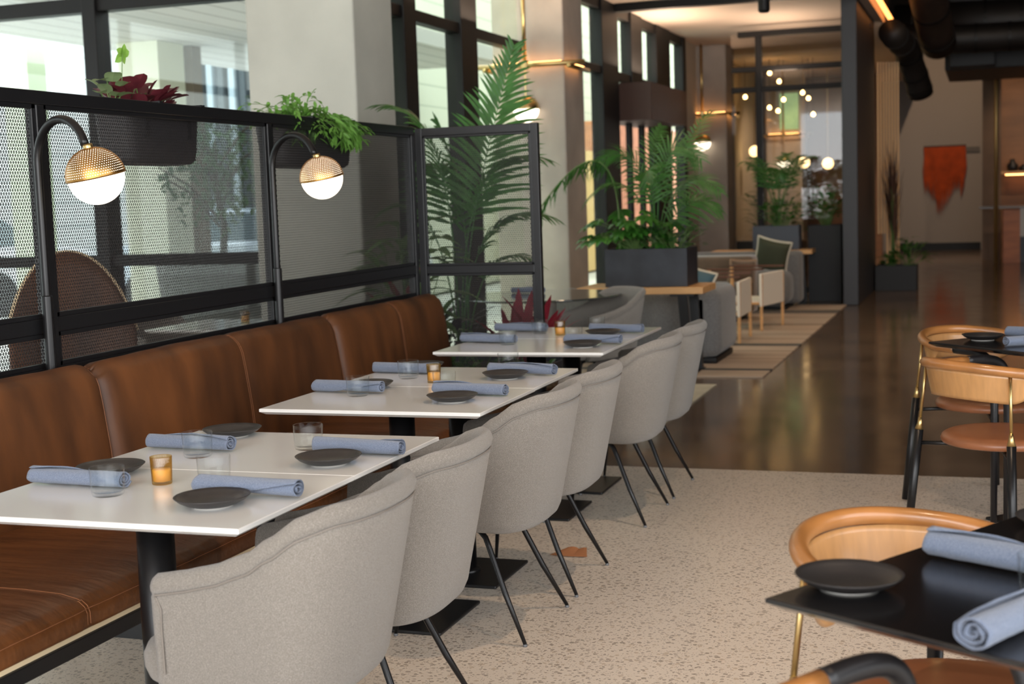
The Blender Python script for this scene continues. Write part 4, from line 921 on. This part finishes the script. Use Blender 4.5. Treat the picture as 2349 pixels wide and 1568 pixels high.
# round dark table in front of the column
rt = empty('round_table', (-2.86, 8.86, .011), 0, 'round smoked-glass table behind the short mesh panel', 'table')
MB().lathe([(0, .727), (.54, .727), (.555, .733), (.555, .737), (.548, .741), (0, .741)], 64).build('tabletop', mat('smoked_top', (52, 58, 56), .08, coat=.4), rt, merge=True)
MB().lathe([(.04, .02), (.04, .726)], 24, cap0=True, cap1=True).build('column', M_blackm, rt); MB().lathe([(.26, 0), (.26, .012), (.05, .02)], 32, cap0=True, cap1=True).build('base_plate', M_black, rt)
nap(-3.12, 9.02, -2.88, 8.98, 'rolled blue napkin on the round dark table', 1, .7525)
# seating behind the mesh screen
wt = copy_tree(tb); wt.location = (-4.02, 6.85, 0); wt.rotation_euler = (0, 0, 0); wt.scale = (1, 1.2, 1); tag(wt, 'white table behind the mesh screen, holding an amber candle', group='white tables beyond the screen')
wt2 = copy_tree(tb); wt2.location = (-4.02, 4.35, 0); wt2.scale = (1, 1.2, 1); tag(wt2, 'white table behind the mesh screen, beside the brown leather chair', group='white tables beyond the screen')
place(vt, vu, (-4.02, 6.95, ZT), 0, 'amber candle seen through the mesh below the second lamp')
place(vt, vu, (-3.80, 4.30, ZT), 0, 'amber candle seen through the mesh at the lower left edge')
lc = empty('lounge_chair', (-4.05, 5.45, 0), math.radians(-50), 'brown leather high-backed lounge chair seen through the mesh beside the first lamp', 'chair')
def lcf(u, v):
    a = (u-.5)*2.2; h = .95*(1-.42*(abs(u-.5)*2)**2)
    return (-.30*math.cos(a)-.22*v, .34*math.sin(a), .36+(h-.1)*v)
MB().grid(lcf, 20, 12).build('shell', M_leather, lc, smooth=True, solid=.03)
MB().tube([lcf(i/20, 1) for i in range(21)], .014, 8).build('piping', M_cream, lc)
MB().lathe([(0, .46), (.26, .46), (.3, .43), (.3, .38), (.27, .36), (0, .36)], 32).build('seat', M_seatleather, lc, smooth=True, merge=True)
for a in (.8, 2.3, 3.9, 5.5): MB().tube([(.15*math.cos(a), .15*math.sin(a), .37), (.27*math.cos(a), .27*math.sin(a), 0)], .012, 8).build('leg', M_wood, lc)

# ------------------------------------------------------------------ brass light fixtures on the columns
def wall_light(xc, yf, zp, drop, rg, label, wl=.36):
    t = empty('brass_pendant', (xc, yf, zp), 0, label, 'lamp', 'brass pipe pendants on the columns')      # origin on the cross pipe
    MB().tube([(0, 0, 0), (0, 0, CEIL-zp-.002)], .019, 12).build('riser_pipe', M_brass, t, smooth=True)
    MB().tube([(-wl-.12, 0, 0), (wl+.22, 0, 0)], .022, 12).build('cross_pipe', M_brass, t, smooth=True)
    MB().tube([(wl+.08, -.04, -.03), (wl+.08, .62, -.03)], .022, 12).build('side_pipe', M_brass, t, smooth=True)
    MB().tube([(-wl-.03, -.04, -.03), (-wl-.03, .62, -.03)], .022, 12).build('side_pipe', M_brass, t, smooth=True)
    MB().lathe([(0, -.04), (.035, -.04), (.035, .04), (0, .04)], 16).build('joint', M_brass, t)
    MB().box(-wl+.02, wl-.02, .045, .065, .02, .03).build('led_strip', M_led, t); MB().box(wl+.03, wl+.045, .1, .6, .0, .01).build('led_strip', M_led, t)
    MB().tube([(0, 0, -.04), (0, 0, -drop+rg)], .006, 8).build('drop_rod', M_brass, t)
    MB().lathe([(0, rg)]+[(rg*1.03*math.sin(a), rg*1.03*math.cos(a)) for a in [i/16*PI/2 for i in range(1, 17)]], 40, (0, 0, -drop)).build('brass_cap', M_brass, t, smooth=True)
    MB().lathe([(rg*.97*math.sin(a), rg*.97*math.cos(a)) for a in [PI/2-.05+i/14*(PI/2+.05) for i in range(15)]], 40, (0, 0, -drop)).build('opal_globe', M_opal, t, smooth=True)
wall_light(-4.10, 12.46, 2.64, .41, .125, 'brass pipe fixture with hanging globe on the column behind the tall palm')
wall_light(-4.10, 20.98, 2.575, .42, .125, 'brass pipe fixture with hanging globe on the distant column')
wall_light(-3.63, 26.38, 2.42, .5, .12, 'brass fixture and globe on the farthest column, seen through the partition', .3)
# dining room beyond the glass
for x, z, y in ((-3.36, 3.23, 24), (-3.52, 3.38, 24), (-3.69, 3.15, 24), (-2.97, 3.02, 24), (-2.91, 2.94, 24.3), (-3.94, 3.0, 24), (-3.33, 2.94, 24.3), (-3.56, 2.81, 24.2), (-3.47, 2.77, 24.6), (-2.82, 2.66, 24.2)):
    t = empty('bulb_pendant', (x, y, z), 0, 'small bare bulb hanging on a cord in the room beyond the glass partition', 'lamp', 'bare bulbs beyond the partition')
    MB().tube([(0, 0, .03), (0, 0, CEIL-z-.002)], .004, 6).build('cord', M_frame, t); MB().lathe([(0, -.035), (.025, -.025), (.036, 0), (.025, .025), (.01, .04)], 14).build('bulb', M_bulb, t, smooth=True)
for x, z, y in ((-3.95, 2.10, 25), (-3.08, 1.87, 25), (-2.71, 1.84, 25.4)):
    t = empty('globe_pendant', (x, y, z), 0, 'round globe pendant in the room beyond the glass partition', 'lamp', 'globe pendants beyond the partition')
    MB().tube([(0, 0, .1), (0, 0, CEIL-z-.002)], .006, 6).build('rod', M_brass, t); MB().lathe([(0, .1)]+[(.1*math.sin(a), .1*math.cos(a)) for a in [i/12*PI for i in range(1, 12)]]+[(0, -.1)], 24).build('globe', mat('warm_globe', (255, 230, 190), .4, emit=((255, 214, 150), 3.2)), t, smooth=True)
tag(MB().box(-4.1, -2.0, 28.5, 28.7, 0, CEIL-.01).build('screen_wall', M_warmwall), 'brown slatted wall at the end of the room beyond the glass', 'wall')
tag(MB().box(-3.70, -3.36, 26.44, 26.49, 2.52, 3.19).build('reflection_panel', mat('reflection_glow', (130, 160, 110), .9, emit=((150, 180, 130), .7), var=(3, .5))), 'glowing stand-in for a green reflection of outdoors in the glass, at the farthest column', 'reflection')  # glowing panel added for a reflection of outdoors in the glass
bush('dining_room_palm', (-3.35, 23.5, .5), G_FATSIA, 'dark green foliage beyond the partition glass', 140, .20, .08, (.52, .28), 1.2, seed=51)
pb4 = planter_box('floor_planter', -4.1, -2.9, 23.2, 23.8, 0, .55, M_planter, 'long dark planter beyond the glass partition', 'dark planter boxes')

# ------------------------------------------------------------------ far right: wall hanging, ducts, reception
mh = empty('macrame_hanging', (-.88, 30.93, 2.2), 0, 'orange fringed textile hanging on the back wall', 'wall hanging')
MB().tube([(-.42, 0, 0), (.44, 0, 0)], .022, 8).build('dowel', mat('dark_dowel', (44, 26, 18), .6), mh)
b = MB(); random.seed(8); prof = [(-.42, .62), (-.40, .95), (-.2, 1.12), (-.12, 1.5), (.05, 1.28), (.16, .98), (.28, .92), (.34, 1.1), (.42, .6)]
for i in range(84):
    x = -.41+.83*i/83; L = interp(prof, x)*random.uniform(.9, 1.03); w1 = x+(.05*math.sin(i*.9)); b.tube([(x, -.01, 0), (x+.01, -.03, -L*.3), (x*1.06, -.02, -L*.65), (x*1.02+random.uniform(-.01, .01), -.02, -L)], [.009, .008, .007, .003], 5)
b.build('fringe', mat('orange_yarn', (168, 66, 20), .9, 0, var=(5, .2)), mh)
sg = tag(MB().box(-.44, -.17, 30.96, 30.995, 2.06, 2.17).build('wall_plaque', mat('grey_plaque', (92, 88, 84), .6)), 'small grey plaque on the wall right of the orange hanging', 'sign')
M_duct = mat('dark_duct', (26, 22, 20), .55, .2, var=(4, .3)); M_ductb = mat('brown_flex_duct', (44, 33, 27), .6, .1, var=(6, .3))
def duct(pts, r, m, label, rings=True):
    t = empty('air_duct', pts[0], 0, label, 'duct', 'dark ceiling ducts'); o = Vector(pts[0]); P = [Vector(p)-o for p in pts]
    MB().tube(P, r, 24).build('duct_tube', m, t, smooth=True)
    if rings:
        for a, c in zip(P, P[1:]):
            n = max(1, int((c-a).length/.45))
            for k in range(n): q = a.lerp(c, (k+.5)/n); d = (c-a).normalized()*.02; MB().tube([q-d, q+d], r*1.05, 24).build('duct_collar', M_frame, t)
duct([(-.80, 18.5, 4.3), (-.77, 19.3, 3.93), (-.69, 20, 3.53), (-.66, 20.5, 3.36)], .24, M_ductb, 'brown flexible duct dropping from the dark ceiling')
duct([(-1.20, 19, 3.40), (-1.08, 20, 3.30), (-1.0, 20.3, 3.05), (-.93, 20.5, 2.82), (-.90, 20.6, 2.68)], .17, M_duct, 'short dark duct elbow pointing down near the dark pier')
duct([(-1.3, 21.5, 3.75), (.2, 21.5, 3.72), (5, 21.5, 3.7)], .3, M_duct, 'long dark round duct crossing under the ceiling')
duct([(-1.25, 20.8, 3.5), (-.4, 21.0, 3.45), (5, 21.2, 3.4)], .2, M_duct, 'thinner dark duct running below the long round one')
tag(MB().box(-.62, 5.5, 22, 24.5, 3.09, 5.38).build('duct_plenum', mat('plenum_black', (20, 18, 18), .6), bevel=.02), 'large black boxed duct above the reception', 'duct')
tag(MB().box(-.55, .1, 21.72, 22.04, 3.11, 3.35).build('air_vent', mat('plenum_black2', (26, 24, 24), .6), bevel=.02), 'small black vent box on the front of the boxed duct', 'duct')
for x, y, lb in ((-1.98, 13.2, 'black cylinder spotlight under the lounge ceiling'),):
    t = empty('spotlight', (x, y, 3.05), 0, lb, 'lamp'); MB().lathe([(0, 0), (.04, 0), (.055, .02), (.055, .26), (0, .27)], 24).build('housing', M_frame, t); MB().tube([(0, 0, .26), (0, 0, CEIL-3.05-.002)], .012, 8).build('stem', M_frame, t)
rs = empty('rod_screen', (-1.3, 19.9, 0), 0, 'tall screen of slim pale rods standing beside the dark pier', 'screen')
for i in range(8): MB().box(-.15+i*.037, -.15+i*.037+.022, -.02+.02*i, .02+.02*i, .10 if i > 2 else .75, 3.1).build('rod', mat('pale_rod', (214, 172, 120), .5), rs)
MB().box(-.16, .15, -.02, .18, 0, .10).build('rod_base', M_frame, rs)
bk = bush('dried_branches', (-1.22, 19.5, .32), mat('dried_brown', (74, 48, 34), .8), 'bundle of brown dried branches in front of the rod screen', 70, .6, .03, (.045, .05), 1.35, shape='spear', up=6, droop=.0, seed=61)
planter_box('floor_planter', -1.44, -.90, 19.2, 19.62, 0, .34, mat('tub_black', (18, 18, 20), .6), 'low black planter at the foot of the dark pier', 'dark planter boxes')
bush('low_shrub', (-1.24, 19.4, .3), G_FATSIA, 'low green shrub in the black planter at the foot of the dark pier', 80, .10, .05, (.12, .12), .22, seed=63)
bush('low_fern', (-1.0, 19.4, .3), G_PALM, 'dark fern rising right of the low shrub', 70, .2, .04, (.2, .15), .45, seed=64)
tag(MB().box(-.10, .22, 26.6, 26.9, 0, 5.0).build('stone_pillar', mat('brown_stone', (96, 76, 60), .7, 0, var=(1.5, .25))), 'brown stone pillar at the right of the back wall', 'column')
tag(MB().tube([(.13, 25.6, 0), (.13, 25.6, 5.0)], .035, 12).build('brass_pole', mat('dull_brass', (176, 146, 96), .4, .8), smooth=True), 'slim brass pole in front of the stone pillar', 'pole')
tag(MB().box(.22, 5.4, 27.5, 27.8, 0, 5.0).build('bar_wall', mat('bar_back_stone', (110, 78, 54), .6, 0, var=(.8, .3), stretch=(1, 1, 4))), 'warm brown wall behind the reception bar', 'wall')
br = empty('bar_shelf', (.9, 27.2, 1.55), 0, 'lit shelf with dark objects on the warm wall at the right edge', 'shelf')
MB().box(-.68, 2, -.15, .28, 0, .05).build('board', M_oak, br); MB().box(-.6, 2, .1, .13, -.02, -.003).build('led_strip', mat('shelf_led', (255, 190, 120), .5, emit=((255, 180, 110), 7)), br)
for x, h_ in ((.42, .22), (.62, .12), (.80, .18)): tag(MB().lathe([(0, 0), (.09, 0), (.10, h_*.5), (.04, h_*.8), (.045, h_), (0, h_)], 16, (x, 27.15, 1.601)).build('vase', mat('dark_vase', (30, 26, 26), .5), smooth=True), 'dark vase on the lit shelf at the right edge', 'vase', 'dark vases on the lit shelf')
rc = empty('reception_counter', (.75, 26.0, 0), 0, 'wooden reception counter with grey and white blocks at the right edge', 'counter')
MB().box(-.50, -.22, -.19, .3, 0, .92).build('wood_panel', mat('orange_wood', (170, 96, 50), .5, 0, var=(2, .2), stretch=(1, 1, 5)), rc); MB().box(-.22, 2.2, -.2, .3, 0, .45).build('base_block', mat('slate_block', (74, 78, 84), .6), rc)
MB().box(-.22, 2.2, -.2, .3, .45, .95).build('white_block', mat('white_block', (190, 184, 178), .6), rc); MB().box(-.9, 2.2, -.25, .35, .951, .985).build('countertop', mat('grey_top', (92, 86, 82), .4), rc)
# scrap on the floor
tag(MB().grid(lambda u, v: ((u-.5)*.15*(1-.4*v), (v-.5)*.12*(1-.25*abs(u-.5)), .004+.008*abs(math.sin(u*5))*v), 8, 6).build('dry_leaf', mat('dry_leaf', (170, 112, 72), .7), solid=.0012), 'curled brown dry leaf lying on the terrazzo under the third armchair', 'leaf').location = (-1.555, 5.13, 0)
# cove light by the dark ceiling edge and warm downlights, with unseen spots added to brighten the hall
tag(MB().box(-1.295, -1.24, 17.0, 20.0, 3.66, 3.69).build('cove_light', mat('cove_led', (255, 190, 120), .5, emit=((255, 160, 84), 3.5))), 'warm cove light strip along the edge of the dark ceiling', 'light')
for i, (p, q, e, sz) in enumerate((((-.2, 4.6, 3.9), (-.9, 4.6, 0), 120, 80), ((.8, 2.4, 3.9), (-.3, 2.7, .7), 90, 70), ((-2.4, 13, 3.55), (-2.6, 13.5, 0), 36, 90), ((-.7, 26.6, 5.3), (-.7, 31, 1.2), 330, 150), ((1.6, 15, 5.3), (1.2, 17, 0), 300, 150), ((-.2, 10.5, 5.3), (-.2, 11.5, 0), 200, 120), ((-3.2, 25, 3.5), (-3.4, 26.5, 0), 130, 110), ((1.2, 25.2, 3.2), (.8, 27.5, 1.4), 90, 90), ((-2.6, 10, 3.55), (-2.5, 10.6, .8), 40, 90))):
    spot('downlight_fill', p, q, e, sz)
